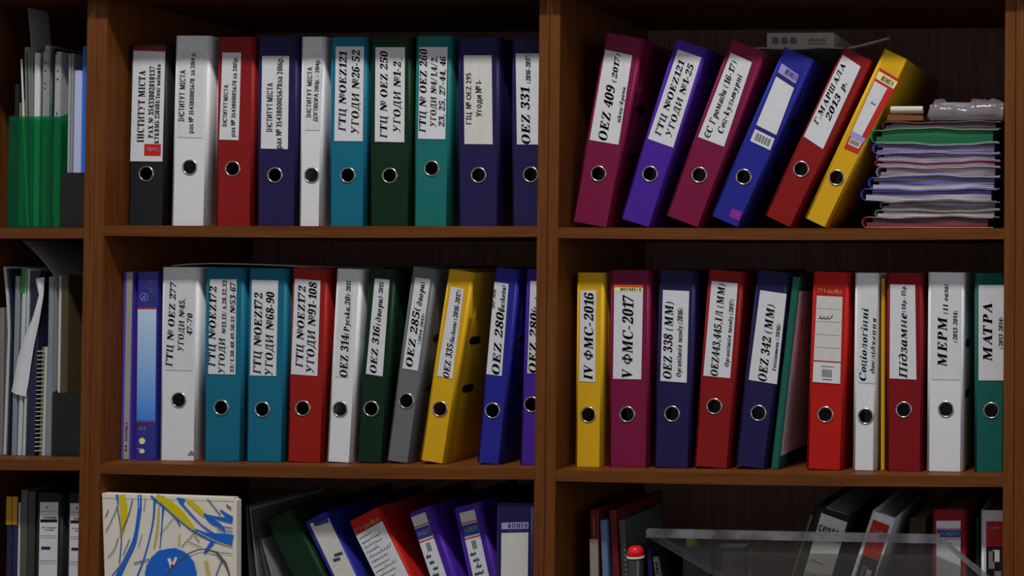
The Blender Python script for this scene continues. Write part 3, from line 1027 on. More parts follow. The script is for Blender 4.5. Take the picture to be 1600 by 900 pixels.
binder('white', from_top((1532, 801), (1572, 801), 0, drift=0.0), 'white binder with a red number card, upright against the right post', None, [
    dict(q=from_top((1541, 819), (1567, 819), 0, 185, 0.0), m=INK,
         rects=[(REDP, .79, 1.0, 0, 1), (GREYINK, .60, .75, .15, .5), (PAPER2, .66, .76, .4, .8), (GREYINK, .5, .58, .5, .9), (PAPER2, .45, .52, .1, .45), (GREYINK, .3, .4, .2, .9)],
         lines=[('Esselte', 'sans_h', .935, .965, .1, .9, PAPER), ('1', 'bold_h', .84, .91, .38, .52, PAPER)])], shelf=Z3, h=H3, y=0.05, group=G6)

# narrow bookcase, lower shelf: two black files with printed labels
G7 = 'black files on the lower shelf of the narrow bookcase'
for TL, TR, lTL, lTR, lab in (((56, 780), (99, 780), (63, 791.5), (91.5, 791.5), 'black file with a full printed white label, lower shelf of the narrow bookcase'),
                              ((104, 783), (141, 783), (110, 795), (137, 795), 'black file half hidden by the left post, lower shelf of the narrow bookcase')):
    binder('black', from_top(TL, TR, 0, drift=0.019), lab, None, [
        dict(q=from_top(lTL, lTR, 0, 190, .019), m=PAPER,
             rects=[(INK, .835, .86, .04, .97), (GREYINK, .722, .726, .05, .95), (GREYINK, .705, .708, .05, .95), (NAVYP, .61, .635, .12, .62), (GREYINK, .515, .52, .05, .95), (GREYINK, .495, .498, .05, .95), (GREYINK, .925, .928, .05, .95), (BLUEINK, .948, .968, .35, .42)],
             lines=[('Ааианин', 'sans_h', .867, .885, .22, .93), ('№ аоиниано', 'sans_h', .787, .798, .15, .92), ('иаони', 'sans_h', .768, .779, .3, .8)])],
           shelf=0.7770, h=0.318, y=0.04, kind='file', group=G7)

# ------------------------------------------------------------------ thin files and books


FILM = tinted('clear_film', (0.86, 0.85, 0.86), (0.34, 0.32, 0.33), 0.24, 0.12)
MILKY = tinted('milky_film', (0.7, 0.72, 0.74), (0.40, 0.42, 0.43), 0.62, 0.18)
GREENFILM = tinted('green_clear_plastic', (0.20, 0.86, 0.52), (0.008, 0.16, 0.09), 0.24, 0.12)
ACRYL = tinted('clear_acrylic', (0.93, 0.93, 0.93), (0.26, 0.24, 0.23), 0.07, 0.05)
ACRYL_EDGE = tinted('acrylic_edge', (0.75, 0.75, 0.78), (0.24, 0.23, 0.25), 0.62, 0.12)  # opaque grey body stands in for light gathered in the acrylic edges
nt = ACRYL_EDGE.node_tree
tc = nt.nodes.new('ShaderNodeTexCoord')
nz = nt.nodes.new('ShaderNodeTexNoise')
nz.inputs['Scale'].default_value = 22.0
nz.inputs['Detail'].default_value = 2.0
rp = nt.nodes.new('ShaderNodeMapRange')
rp.inputs['From Min'].default_value = 0.38
rp.inputs['From Max'].default_value = 0.62
rp.inputs['To Min'].default_value = 0.25
rp.inputs['To Max'].default_value = 0.8
nt.links.new(tc.outputs['Object'], nz.inputs['Vector'])
nt.links.new(nz.outputs['Fac'], rp.inputs['Value'])
nt.links.new(rp.outputs[0], [n for n in nt.nodes if n.type == 'MIX_SHADER'][0].inputs[0])
REFL_HAZE = tinted('acrylic_reflection_haze', (0.85, 0.85, 0.85), (0.16, 0.14, 0.125), 0.2, 0.25)  # pale body colour imitates a film reflection inside the tray


def slab(name, label, cat, corners, Y, depth, cover, pages=OFFW, shelf=None, board=0.0012, group=None, labels=(), h=None, rz=0.0):
    """book or file: folded cover with a page block inside"""
    fr = Frame(*corners, Y=Y)
    w = fr.w - 0.0010
    fr.w = w
    hh = h or fr.h
    base = fr.seat(shelf) if shelf is not None else Vector(fr.base)
    root = thing(name, label, cat, base, fr.lean, group, rz)
    mb = MB()
    b = board
    outline = [(-w / 2, depth), (-w / 2, 0.0015), (-w / 2 + 0.0015, 0.0), (w / 2 - 0.0015, 0.0), (w / 2, 0.0015), (w / 2, depth), (w / 2 - b, depth), (w / 2 - b, b), (-w / 2 + b, b), (-w / 2 + b, depth)]
    n = len(outline)
    v = [(x, y, 0.0) for x, y in outline] + [(x, y, hh) for x, y in outline]
    strips = [(0, 1, 8, 9), (1, 2, 3, 4, 7, 8), (4, 5, 6, 7)]
    mb.mesh(v, [tuple(reversed(s)) for s in strips] + [tuple(i + n for i in s) for s in strips] + [(i, (i + 1) % n, n + (i + 1) % n, n + i) for i in range(n)], cover)
    mb.build('cover', root)
    pb = MB()
    pb.box((-w / 2 + b * 1.2, 0.004, 0.002), (w / 2 - b * 1.2, depth - 0.004, hh - 0.003), pages)
    pb.build('page_block', root)
    for L in labels:
        add_label(root, fr, L)
    return root, fr


def leaf(name, label, cat, path, Y0, Y1, t, m, group=None, wave=0.0, n=14, bend=0.0, foot=None, extra=None):
    """flat sheet standing on edge: path of photo points bottom -> top, running back from Y0 to Y1"""
    P = [at(p[0], p[1], Y0) for p in path]
    if foot is not None:
        P[0].z = foot
    # resample
    L = [0.0]
    for i in range(1, len(P)):
        L.append(L[-1] + (P[i] - P[i - 1]).length)
    def pos(s):
        for i in range(1, len(P)):
            if s <= L[i] or i == len(P) - 1:
                u = (s - L[i - 1]) / max(L[i] - L[i - 1], 1e-6)
                return P[i - 1].lerp(P[i], min(max(u, 0), 1))
    b = P[0].copy()
    grid = []
    for i in range(n + 1):
        p = pos(L[-1] * i / n) - b
        row = []
        for j in range(7):
            v = j / 6
            row.append((p.x + bend * math.sin(v * math.pi) + wave * math.sin(v * 5 + i * 0.6), (Y1 - Y0) * v, p.z))
        grid.append(row)
    root = thing(name, label, cat, (b.x, Y0, b.z + 0.0002), 0, group)
    mb = MB()
    mb.sheet(grid, t, m)
    mb.build(extra or 'sheet', root)
    return root, grid


# middle bookcase, middle shelf: violet file, blue box file
V_FILE = mat('violet_file_plastic', seen(72, 50, 150), 0.35, 0.5)
GREYSTRIP = mat('grey_spine_card', seen(125, 122, 115), 0.6, 0.3, speck=0.06, scale=80)
r_, f_ = slab('document_file', 'slim violet and grey file at the left end of the middle shelf', 'file', ((191.5, 425), (208, 425), (202, 719), (188, 719)), 0.040, 0.23, V_FILE, shelf=Z2, labels=[
    dict(q=((198.5, 425.5), (207.5, 425.5), (201.5, 718), (193, 718)), m=GREYSTRIP, lines=[('EAONILV', 'sans', .10, .20, .25, .75, GREYINK), ('A4', 'sans', .04, .075, .3, .7, INK)])])
BOXBLUE = mat('navy_box_card', seen(34, 36, 110), 0.4, 0.45)
m = bpy.data.materials.new('printed_blue_fade')
m.use_nodes = True
nt = m.node_tree
tc = nt.nodes.new('ShaderNodeTexCoord')
sp = nt.nodes.new('ShaderNodeSeparateXYZ')
mr = nt.nodes.new('ShaderNodeMapRange')
mr.inputs['From Min'].default_value = 0.06
mr.inputs['From Max'].default_value = 0.245
rp = nt.nodes.new('ShaderNodeValToRGB')
rp.color_ramp.elements[0].color = (*seen(30, 100, 175), 1)
rp.color_ramp.elements[1].color = (*seen(150, 170, 190), 1)
nt.links.new(tc.outputs['Object'], sp.inputs[0])
nt.links.new(sp.outputs['Z'], mr.inputs['Value'])
nt.links.new(mr.outputs[0], rp.inputs[0])
nt.links.new(rp.outputs[0], nt.nodes['Principled BSDF'].inputs['Base Color'])
nt.nodes['Principled BSDF'].inputs['Roughness'].default_value = 0.4
FADE = m
r_, f_ = slab('box_file', 'navy and sky blue boxed file beside the white OEZ 277 binder', 'file', ((216, 425), (246, 425), (243, 720), (213, 719)), 0.040, 0.26, BOXBLUE, shelf=Z2, board=0.002, labels=[
    dict(q=((216.5, 425.5), (245.5, 425.5), (242.5, 719.5), (213.5, 719)), m=BOXBLUE, rects=[(FADE, .205, .80, 0, 1), (REDP, .80, .81, 0, 1), (REDP, .197, .207, 0, 1), (LILACP, .055, .06, .05, .4)],
         lines=[('ROMUS', 'bold', .83, .975, .56, .84, LILACP), ('A4', 'sans_h', .155, .175, .12, .48, PAPER)])])
mb = MB()
for a, rr in ((.10, .0052), (.045, .0046)):
    c = f_.loc(213.5 + 30 * .3 + 3 * a, 719 - 294 * a)
    mb.mesh([(c[0] + rr * math.cos(k * math.pi / 12), -0.0012, c[1] + rr * (1 if a > .08 else .7) * math.sin(k * math.pi / 12)) for k in range(24)], [tuple(range(24))], CREAMP)
c = f_.loc(226, 465)
mb.mesh([(c[0] + q[0], -0.0012, c[1] + q[1]) for s in arc(0, 0, .0062, .0062, 0, 360, .0009, 24) + ribbon([(-.004, -.004), (.003, .005)], .0012) + ribbon([(.0005, -.005), (.002, .005)], .0012) for q in s],
        [tuple(range(4 * k, 4 * k + 4)) for k in range(26)], LILACP)
mb.build('printed_badge', r_)

# right bookcase, middle shelf: green file with a pale sheet on its side, yellow file
TEALF = mat('teal_file_plastic', seen(14, 70, 58), 0.4, 0.4)
PINKSH = mat('pale_pink_sheet', (0.74, 0.60, 0.64), 0.7, 0.3, speck=0.05, scale=60)
r_, f_ = slab('document_file', 'thin teal file with a pink printed sheet on its side', 'file', ((1238, 440), (1250, 442), (1216, 741), (1204, 740)), 0.042, 0.24, TEALF, shelf=ZR2)
hw, fh = f_.w / 2, f_.h
sb = MB()
sb.box((hw + 0.0002, 0.006, 0.02), (hw + 0.0008, 0.20, fh - 0.022), PINKSH)
so = sb.build('side_sheet', r_)
tb = MB()
for text, a0, a1, d0, d1, mm in (('14-15.11.2011', .50, .83, .038, .05, REDP), ('ааиоани аоиаон иаоаани оиаа', .03, .47, .016, .021, GREYINK), ('аоиаи оаниа оааи аниои', .03, .45, .026, .031, GREYINK), ('ааион аиоан', .62, .95, .064, .070, GREYINK)):
    V_, F_ = line_mesh(text, 'sans')
    tb.mesh([(hw + 0.0010, d1 - (d1 - d0) * v, 0.02 + (fh - .042) * (a0 + (a1 - a0) * u)) for u, v in V_], F_, mm)
tb.build('lettering', so)
slab('document_file', 'thin yellow file between the slim white and the dark red binders', 'file', ((1376, 441), (1383.5, 441), (1382.5, 740.5), (1375.5, 740)), 0.048, 0.24, BC['yellow'], shelf=ZR2)

# right bookcase, lower shelf: books on the left
BOOKRED = mat('dark_red_book_cloth', seen(82, 14, 20), 0.5, 0.3)
BOOKBLUE = mat('grey_blue_book_cover', seen(70, 92, 122), 0.45, 0.4)
G8 = 'books at the left end of the lower shelf'
slab('hardback_book', 'dark red and cream book, first on the lower shelf beside the middle post', 'book', from_top((921, 803), (935, 803), -1.5, 290, .01), 0.05, 0.20, BOOKRED, OFFW, Z3, 0.002, G8, [
    dict(q=from_top((921.5, 848), (934.5, 848), -1.5, 200, .01), m=mat('cream_book_paper', seen(110, 104, 92), 0.7, 0.3)),
    dict(q=from_top((925, 806), (930, 806), -1.5, 40, .01), m=BOOKRED, lines=[('ааиоанио', 'serif', .05, .8, .2, .8, CREAMP)])])
slab('hardback_book', 'grey blue book between two red books on the lower shelf', 'book', from_top((936.5, 818), (947.5, 818), -3, 275, .01), 0.05, 0.20, BOOKBLUE, OFFW, Z3, 0.002, G8)
slab('hardback_book', 'plain dark red book left of the spiral notebook, lower shelf', 'book', from_top((951, 803), (962, 803), -4, 290, .01), 0.055, 0.20, BOOKRED, OFFW, Z3, 0.002, G8)


def coil(mb, x, y, z0, z1, r, n, m, wire=0.0007):
    for i in range(n):
        z = z0 + (z1 - z0) * (i + .5) / n
        pts = [(x + r * math.cos(a), y + r * math.sin(a), z + 0.0014 * k / 12) for k, a in enumerate([2 * math.pi * q / 12 for q in range(13)])]
        mb.tube(pts, wire, m, 6)


GREYCOV = mat('grey_notebook_cover', seen(62, 64, 62), 0.6, 0.3)
WIRE = mat('dark_wire', (0.25, 0.25, 0.25), 0.3, 0.5, metal=1.0)
WHITEWIRE = mat('white_wire', (0.62, 0.62, 0.6), 0.35, 0.5)
r_, f_ = slab('spiral_notebook', 'grey spiral notebook beside the dark red book, lower shelf', 'notebook', from_top((965, 818), (976, 818), -4.6, 275, .01), 0.055, 0.16, GREYCOV, OFFW, Z3, 0.001, None)
cb = MB()
coil(cb, f_.w / 2 - 0.002, -0.001, 0.01, f_.h - 0.006, 0.0052, 34, WIRE)
cb.build('wire_spiral', r_)

# red capped marker bottle and little tag
b0 = at(993, 871, 0.022)
t = thing('glue_bottle', 'dark bottle with a red cap in front of the notebook, lower shelf', 'bottle', (b0.x, 0.022, Z3 + 0.0003))
hb = b0.z - Z3
DARKGL = mat('dark_bottle_plastic', (0.03, 0.03, 0.032), 0.12, 0.6)
REDCAP = mat('red_bottle_cap', seen(170, 18, 22), 0.35, 0.4)
mb = MB()
mb.lathe([(0.0, 0), (0.0118, 0), (0.0125, 0.002), (0.0125, hb - 0.004), (0.011, hb - 0.001), (0.0, hb - 0.001)], (0, 0, 0), DARKGL, 'z', 28)
mb.build('body', t)
mb = MB()
mb.lathe([(0.0, hb - 0.001), (0.0135, hb - 0.001), (0.0135, hb + 0.002), (0.0, hb + 0.002)], (0, 0, 0), PAPER2, 'z', 28)
mb.build('white_collar', t)
mb = MB()
mb.lathe([(0.0, hb + 0.002), (0.0122, hb + 0.002), (0.0122, hb + 0.009), (0.0108, hb + 0.014), (0.0075, hb + 0.017), (0.0, hb + 0.0175)], (0, 0, 0), REDCAP, 'z', 28)
for k in range(14):
    a = k * math.pi / 7
    mb.box((0.0118 * math.cos(a) - .0006, 0.0118 * math.sin(a) - .0006, hb + .002), (0.0118 * math.cos(a) + .0006, 0.0118 * math.sin(a) + .0006, hb + .009), REDCAP)
mb.build('cap', t)
slab('notebook', 'thin navy notebook standing right of the red-capped bottle', 'notebook', from_top((1009, 866), (1017, 866), -4, 230, .008), 0.06, 0.14, BC['navy'], OFFW, Z3, 0.001)
slab('notebook', 'small black notebook with a grey spine label, left of the acrylic tray', 'notebook', from_top((1019, 873), (1030, 873), -9, 220, .008), 0.06, 0.13, BC['black'], OFFW, Z3, 0.001, None, [
    dict(q=from_top((1020, 874), (1029, 874), -9, 60, .008), m=mat('grey_tag', seen(72, 70, 62), .7), lines=[('CON', 'sans', .2, .85, .2, .8, INK)])])

# thin files behind the tray
LIME = mat('lime_plastic', seen(88, 120, 20), 0.35, 0.5)
BEIGE = mat('beige_file_card', seen(92, 84, 62), 0.6, 0.3)
OLIVE = mat('dark_olive_file', seen(40, 40, 33), 0.4, 0.4)
CREAMF = mat('cream_file_edge', seen(78, 70, 56), 0.6, 0.3)
slab('document_file', 'thin beige file on the left flank of the black slanting binder', 'file', from_top((1265.5, 797), (1270.5, 798), 17, 300, .003), 0.052, 0.22, BEIGE, OFFW, Z3, 0.001)
slab('document_file', 'lime green plastic file glimpsed through the acrylic tray', 'file', from_top((1071, 845), (1085, 845), 0, 250, .006), 0.072, 0.02, LIME, OFFW, Z3, 0.001)
slab('document_file', 'low black file in front of the lime green one', 'file', from_top((1066, 861), (1111, 861), 0, 235, .006), 0.055, 0.012, BC['black'], OFFW, Z3, 0.001)
slab('document_file', 'dark olive file behind the left half of the acrylic tray', 'file', from_top((1114, 866), (1164, 866), 0, 230, .006), 0.072, 0.05, OLIVE, OFFW, Z3, 0.001)
slab('document_file', 'thin cream file behind the acrylic tray, right of the olive one', 'file', from_top((1168, 866), (1176, 866), 0, 230, .005), 0.07, 0.05, CREAMF, OFFW, Z3, 0.001)
slab('document_file', 'thin green file between the red and the white upright binders', 'file', from_top((1524, 812), (1531, 812), 0, 290, .0), 0.056, 0.24, BC['dkgreen'], OFFW, Z3, 0.001)
slab('carton_box', 'brown grey carton leaning behind the white slanting binder', 'box', from_top((1421, 829), (1448, 832), 3, 268, .002), 0.12, 0.14, mat('grey_brown_card', seen(82, 66, 62), .7, .3), OFFW, Z3, 0.002)

# acrylic tray standing at the front edge of the lower shelf
YA = 0.006
TLp, TRp = at(1011, 827, YA), at(1470, 836, YA)
zr = (TLp.z + TRp.z) / 2
t = thing('acrylic_tray', 'clear acrylic tray with slanted sides at the front of the lower shelf', 'tray', ((TLp.x + TRp.x) / 2, YA, Z3 + 0.0003))
cx = (TLp.x + TRp.x) / 2


def ap(px, py):
    p = at(px, py, YA)
    return (p.x - cx, p.z - Z3)


rim_b, rim_t = 12.5, 0
front = [ap(1012, 840), ap(1124, 905), ap(1124, 1085), ap(1552, 1085), ap(1552, 912), ap(1470, 848)]
mb = MB()
mb.prism(front, 0.0, 0.003, ACRYL)
mb.build('front_panel', t)
mb = MB()
mb.prism([ap(1011, 827), ap(1011, 839.5), ap(1470, 849), ap(1468, 836)], -0.004, 0.006, ACRYL_EDGE)
mb.build('rim', t)
mb = MB()
mb.prism([ap(1466, 838), ap(1474, 849), ap(1547, 914), ap(1558, 912)], -0.003, 0.008, ACRYL_EDGE)
mb.build('side_rail', t)
mb = MB()
mb.prism([ap(1010.5, 838), ap(1123, 904.5), ap(1125, 904), ap(1014, 838)], -0.001, 0.028, ACRYL)
mb.build('side_wall', t)
mb = MB()
mb.prism([ap(1120, 868), ap(1120, 1085), ap(1500, 1085), ap(1500, 892), ap(1458, 874)], 0.024, 0.027, REFL_HAZE)  # added sheet, its pale body paints the reflection behind the front panel
mb.build('reflection_sheet', t)
mb = MB()
mb.prism([ap(1124, 1082), ap(1124, 1086), ap(1552, 1086), ap(1552, 1082)], 0.003, 0.028, ACRYL)
mb.build('base', t)

# ------------------------------------------------------------------ printed board (blue and yellow strokes), lower shelf
YB = 0.004
CARD = mat('ivory_card', seen(178, 172, 160), 0.6, 0.3, speck=0.04, scale=25)
SB_ = mat('blue_paint_print', seen(20, 78, 158), 0.55, 0.3)
SB2 = mat('slate_blue_print', seen(70, 82, 130), 0.6, 0.3)
SYL = mat('mustard_print', seen(166, 150, 10), 0.55, 0.3)
SYD = mat('dull_yellow_print', seen(150, 140, 80), 0.6, 0.3)
SGR = mat('grey_pencil_print', seen(66, 66, 72), 0.6, 0.3)
pTL, pTR = at(159.5, 771, YB), at(365, 778, YB)
t = thing('printed_folder', 'ivory folder with blue and yellow brush strokes, front of the lower shelf', 'folder', ((pTL.x + pTR.x) / 2, YB, Z3 + 0.0003))
bx = (pTL.x + pTR.x) / 2


def bp_(px, py):
    p = at(px, py, YB)
    return (p.x - bx, p.z - Z3)


def bz(u, v):
    return bp_(140 + u / 4.706, 740 + v / 4.706)


L0, R0 = bp_(159.5, 771), bp_(365, 778)
body = [L0, R0, (R0[0] + 0.004, 0.0), (L0[0] + 0.016, 0.0)]
mb = MB()
mb.prism(body, 0.0, 0.012, CARD)
mb.prism([bz(92, 150), bz(1060, 182), bz(1060, 205), bz(95, 180)], -0.0006, 0.0, CARD)
strokes = [
    (SYL, [(240, 155), (256, 250), (250, 380), (228, 470)], [46, 54, 46, 14]),
    (SB_, [(203, 155), (214, 230)], [20, 8]),
    (SB2, [(205, 235), (240, 450), (232, 560), (222, 660)], 9),
    (SB_, [(360, 155), (362, 260)], 9), (SB_, [(380, 155), (378, 270)], 13),
    (SB_, [(372, 255), (352, 400), (332, 510), (272, 630), (205, 770)], [30, 24, 34, 36, 40]),
    (SB2, [(320, 540), (240, 660), (165, 755)], 8),
    (SB_, [(482, 185), (475, 330), (447, 470), (400, 640), (352, 760)], [16, 12, 10, 10, 12]),
    (SYD, [(515, 200), (502, 420), (476, 550)], [12, 18, 10]),
    (SB_, [(545, 165), (546, 235), (538, 330), (530, 450), (520, 550)], [16, 20, 9, 8, 6]),
    (SB2, [(455, 165), (480, 190)], 18),
    (SYL, [(495, 165), (575, 215), (690, 320), (765, 415)], [34, 62, 64, 34]),
    (SYL, [(715, 188), (790, 250), (850, 312)], [18, 46, 26]),
    (SB_, [(470, 185), (560, 255), (660, 340), (760, 425), (900, 495), (1052, 524)], [12, 9, 8, 12, 14, 20]),
    (SB2, [(560, 250), (640, 330), (670, 385)], 12),
    (SB_, [(645, 180), (700, 205)], [10, 40]),
    (SB_, [(660, 200), (760, 310), (850, 405), (950, 462)], [16, 12, 10, 18]),
    (SB2, [(700, 250), (800, 360), (900, 430)], 10),
    (SB_, [(780, 410), (890, 460), (960, 470), (1055, 492)], [10, 30, 72, 82]),
    (SB_, [(845, 295), (905, 355), (970, 385), (1000, 430)], [18, 44, 30, 10]),
    (SB_, [(850, 302), (950, 330), (1054, 345)], [12, 22, 46]),
    (SB_, [(965, 268), (1010, 305), (1050, 330)], [12, 26, 30]),
    (SB_, [(848, 588), (880, 540), (912, 498)], [16, 26, 30]),
    (SB2, [(960, 385), (1054, 402)], 8), (SB2, [(940, 410), (1054, 430)], 8),
    (SYD, [(800, 430), (930, 500), (1054, 538)], 8),
    (SYD, [(860, 640), (880, 760)], 26), (SYD, [(770, 440), (810, 500)], 12), (SYD, [(665, 440), (660, 530)], 10),
    (SB2, [(975, 640), (930, 760)], 8), (SB2, [(330, 660), (440, 630)], 10),
    (SGR, [(870, 185), (970, 310)], 7), (SGR, [(145, 265), (120, 320)], 6), (SGR, [(212, 240), (165, 350), (122, 430)], 5),
    (SGR, [(320, 185), (295, 300), (245, 420)], 6), (SGR, [(300, 480), (250, 600)], 5), (SGR, [(215, 470), (190, 560), (140, 615)], 5),
    (SGR, [(620, 330), (520, 450)], 4), (SGR, [(790, 420), (680, 540)], 5), (SGR, [(390, 450), (365, 540)], 4),
    (SGR, [(730, 500), (830, 545)], 5), (SGR, [(925, 575), (1054, 590)], 5), (SGR, [(1010, 230), (1045, 258)], 12), (SGR, [(415, 180), (405, 280)], 4),
]
for m_, pts, w in strokes:
    # subdivide for smooth strokes
    P = pts
    ws = w if isinstance(w, list) else [w] * len(pts)
    for _ in range(2):
        NP, NW = [P[0]], [ws[0]]
        for i in range(len(P) - 1):
            NP += [(P[i][0] * .75 + P[i + 1][0] * .25, P[i][1] * .75 + P[i + 1][1] * .25), (P[i][0] * .25 + P[i + 1][0] * .75, P[i][1] * .25 + P[i + 1][1] * .75)]
            NW += [ws[i] * .75 + ws[i + 1] * .25, ws[i] * .25 + ws[i + 1] * .75]
        NP.append(P[-1]); NW.append(ws[-1])
        P, ws = NP, NW
    yy = -0.0009 - 0.00002 * strokes.index((m_, pts, w))
    for q in ribbon(P, ws):
        mb.poly([(bz(*c)[0], yy, bz(*c)[1]) for c in q], m_)
rng = random.Random(3)
disc = [(605 + (188 + rng.uniform(-5, 5)) * math.cos(k * math.pi / 30), 738 + (190 + rng.uniform(-4, 4)) * math.sin(k * math.pi / 30)) for k in range(60)]
mb.poly([(bz(*c)[0], -0.0022, bz(*c)[1]) for c in disc], SB_)
for q in ribbon([(545, 770), (650, 655), (740, 585), (800, 560), (850, 554), (940, 578), (1005, 655), (1030, 720), (1042, 790)], [10, 10, 10, 9, 9, 16, 18, 12, 10]):
    mb.poly([(bz(*c)[0], -0.0026, bz(*c)[1]) for c in q], SGR)
mb.build('front_cover', t)
mb = MB()
for q in ribbon([(590, 622), (614, 690)], 24) + ribbon([(645, 614), (612, 690)], 20):
    mb.poly([(bz(*c)[0], -0.0024, bz(*c)[1]) for c in q], CARD)
mb.build('printed_letter', t)
mb = MB()
mb.prism([(R0[0] + 0.0002, R0[1] - 0.003), (R0[0] + 0.0045, R0[1] - 0.004), (R0[0] + 0.0085, 0.0), (R0[0] + 0.0042, 0.0)], 0.001, 0.012, CARD)
mb.build('side_gusset', t)

# film sleeves standing behind the printed folder
G9 = 'plastic sleeves leaning behind the printed folder'
DULLFILM = tinted('dull_film', (0.5, 0.5, 0.55), (0.16, 0.16, 0.17), 0.55, 0.2)
for i, (pth, lab) in enumerate((
        ([(400, 1088), (390, 900), (384, 790)], 'plastic sleeve nearest the printed folder with strokes'),
        ([(420, 1088), (402, 900), (390, 793)], 'second plastic sleeve from the printed folder'),
        ([(432, 1088), (408, 900), (394.5, 797)], 'middle plastic sleeve of the leaning five behind the folder'),
        ([(446, 1088), (416, 900), (401.5, 828)], 'fourth plastic sleeve from the printed folder, shorter than the first three'),
        ([(460, 1088), (425, 900), (408, 842)], 'pale plastic sleeve nearest the dark green leaning binder'))):
    leaf('plastic_sleeve', lab, 'plastic sleeve', pth, 0.055, 0.25, 0.0016, MILKY if i in (1, 4) else DULLFILM, G9, foot=Z3 + 0.001)

# ------------------------------------------------------------------ pile of plastic folders, upper right
YS = 0.034
SHIFT_R = 0.7655


def pl(name, rgb, rough=0.2):
    return mat(name, rgb, rough, 0.6)




def streaks(name, c0, c1, zs=500.0):
    m = mat(name, c1, 0.35, 0.5)
    nt = m.node_tree
    tc = nt.nodes.new('ShaderNodeTexCoord')
    mp = nt.nodes.new('ShaderNodeMapping')
    mp.inputs['Scale'].default_value = (9.0, 9.0, zs)
    n = nt.nodes.new('ShaderNodeTexNoise')
    n.inputs['Scale'].default_value = 1.0
    n.inputs['Detail'].default_value = 4.0
    r = nt.nodes.new('ShaderNodeValToRGB')
    r.color_ramp.elements[0].position = 0.38
    r.color_ramp.elements[1].position = 0.62
    r.color_ramp.elements[0].color = (*c0, 1)
    r.color_ramp.elements[1].color = (*c1, 1)
    nt.links.new(tc.outputs['Object'], mp.inputs['Vector'])
    nt.links.new(mp.outputs[0], n.inputs['Vector'])
    nt.links.new(n.outputs['Fac'], r.inputs[0])
    nt.links.new(r.outputs[0], nt.nodes['Principled BSDF'].inputs['Base Color'])
    return m


PG1 = streaks('pile_paper_white', seen(96, 88, 92), seen(158, 150, 152))
PG2 = streaks('pile_paper_grey', seen(62, 54, 62), seen(128, 118, 128))
PG3 = streaks('pile_paper_lilac', seen(56, 44, 88), seen(118, 104, 134))
PG4 = streaks('pile_paper_dark', seen(34, 24, 26), seen(68, 56, 60))
BLUEPG = streaks('pile_blue_layers', seen(30, 30, 84), seen(96, 96, 140))
REDPG = streaks('pile_red_layers', seen(70, 16, 20), seen(112, 44, 48))
CRIPG = streaks('pile_crimson_layers', seen(86, 34, 54), seen(132, 112, 120))
pile = [  # x0, top px, cover colour, page materials, right end px, label
    (1354, 339, pl('red_folder_film', seen(112, 22, 26)), (REDPG, PG4), 1552, 'red plastic folder at the very bottom of the folder pile'),
    (1371, 329, pl('pale_green_folder_film', seen(70, 90, 78)), (PG1, PG1), 1562, 'thin pale green folder of white sheets, second from the pile bottom'),
    (1380, 314, pl('dark_grey_folder_film', seen(52, 44, 46)), (PG4, PG2), 1563, 'dark grey folder in the lower part of the folder pile'),
    (1353, 296, pl('navy_folder_film', seen(34, 32, 96)), (PG1, BLUEPG), 1558, 'blue folder sticking out furthest left of the folder pile'),
    (1364, 275, pl('blue_folder_film', seen(42, 44, 130)), (PG1, BLUEPG, PG2), 1562, 'blue folder with a curled left edge, middle of the folder pile'),
    (1376, 261, pl('grey_folder_film', seen(105, 100, 112)), (PG2, PG1), 1563, 'clear grey folder just above the two blue ones'),
    (1371, 252, pl('crimson_folder_film', seen(110, 30, 55)), (CRIPG, PG2), 1563, 'thin crimson folder in the middle of the folder pile'),
    (1373, 239, pl('lilac_folder_film', seen(80, 68, 110)), (PG2, PG3), 1563, 'lilac folder of papers below the violet-edged one'),
    (1370, 225, pl('violet_folder_film', seen(60, 48, 110)), (PG3, PG2, PG2), 1562, 'violet-edged folder directly below the green one'),
    (1369, 201, pl('emerald_folder_film', seen(22, 92, 54), 0.3), (mat('green_folder_front', seen(18, 74, 44), .35, .5), mat('green_folder_face', seen(20, 84, 50), .35, .5)), 1560, 'green folder near the top of the folder pile'),
    (1384, 190, pl('maroon_folder_film', seen(62, 20, 24), 0.4), (PG4, PG4), 1564, 'thin maroon folder under the clear sleeve of papers'),
]
NI = 26
XR = min(SHIFT_R, at(1566, 250, YS).x)
prev_z = [ZR1 + 0.0035] * (NI + 1)
XL = at(1348, 350, YS).x
rng = random.Random(11)


def shelf_z(x):
    xa, xb = 0.0695, 0.7703
    u = (x - xa) / (xb - xa)
    return Z1 - 0.0018 - 0.0022 * u * (1 - u)


xs = [XL + (SHIFT_R - XL) * i / NI for i in range(NI + 1)]
prev_z = [Z1 - 0.0012 for x in xs]


def interp(xq, zs):
    u = (xq - XL) / (SHIFT_R - XL) * NI
    i = max(0, min(NI - 1, int(math.floor(u))))
    return zs[i] + (zs[i + 1] - zs[i]) * (u - i)


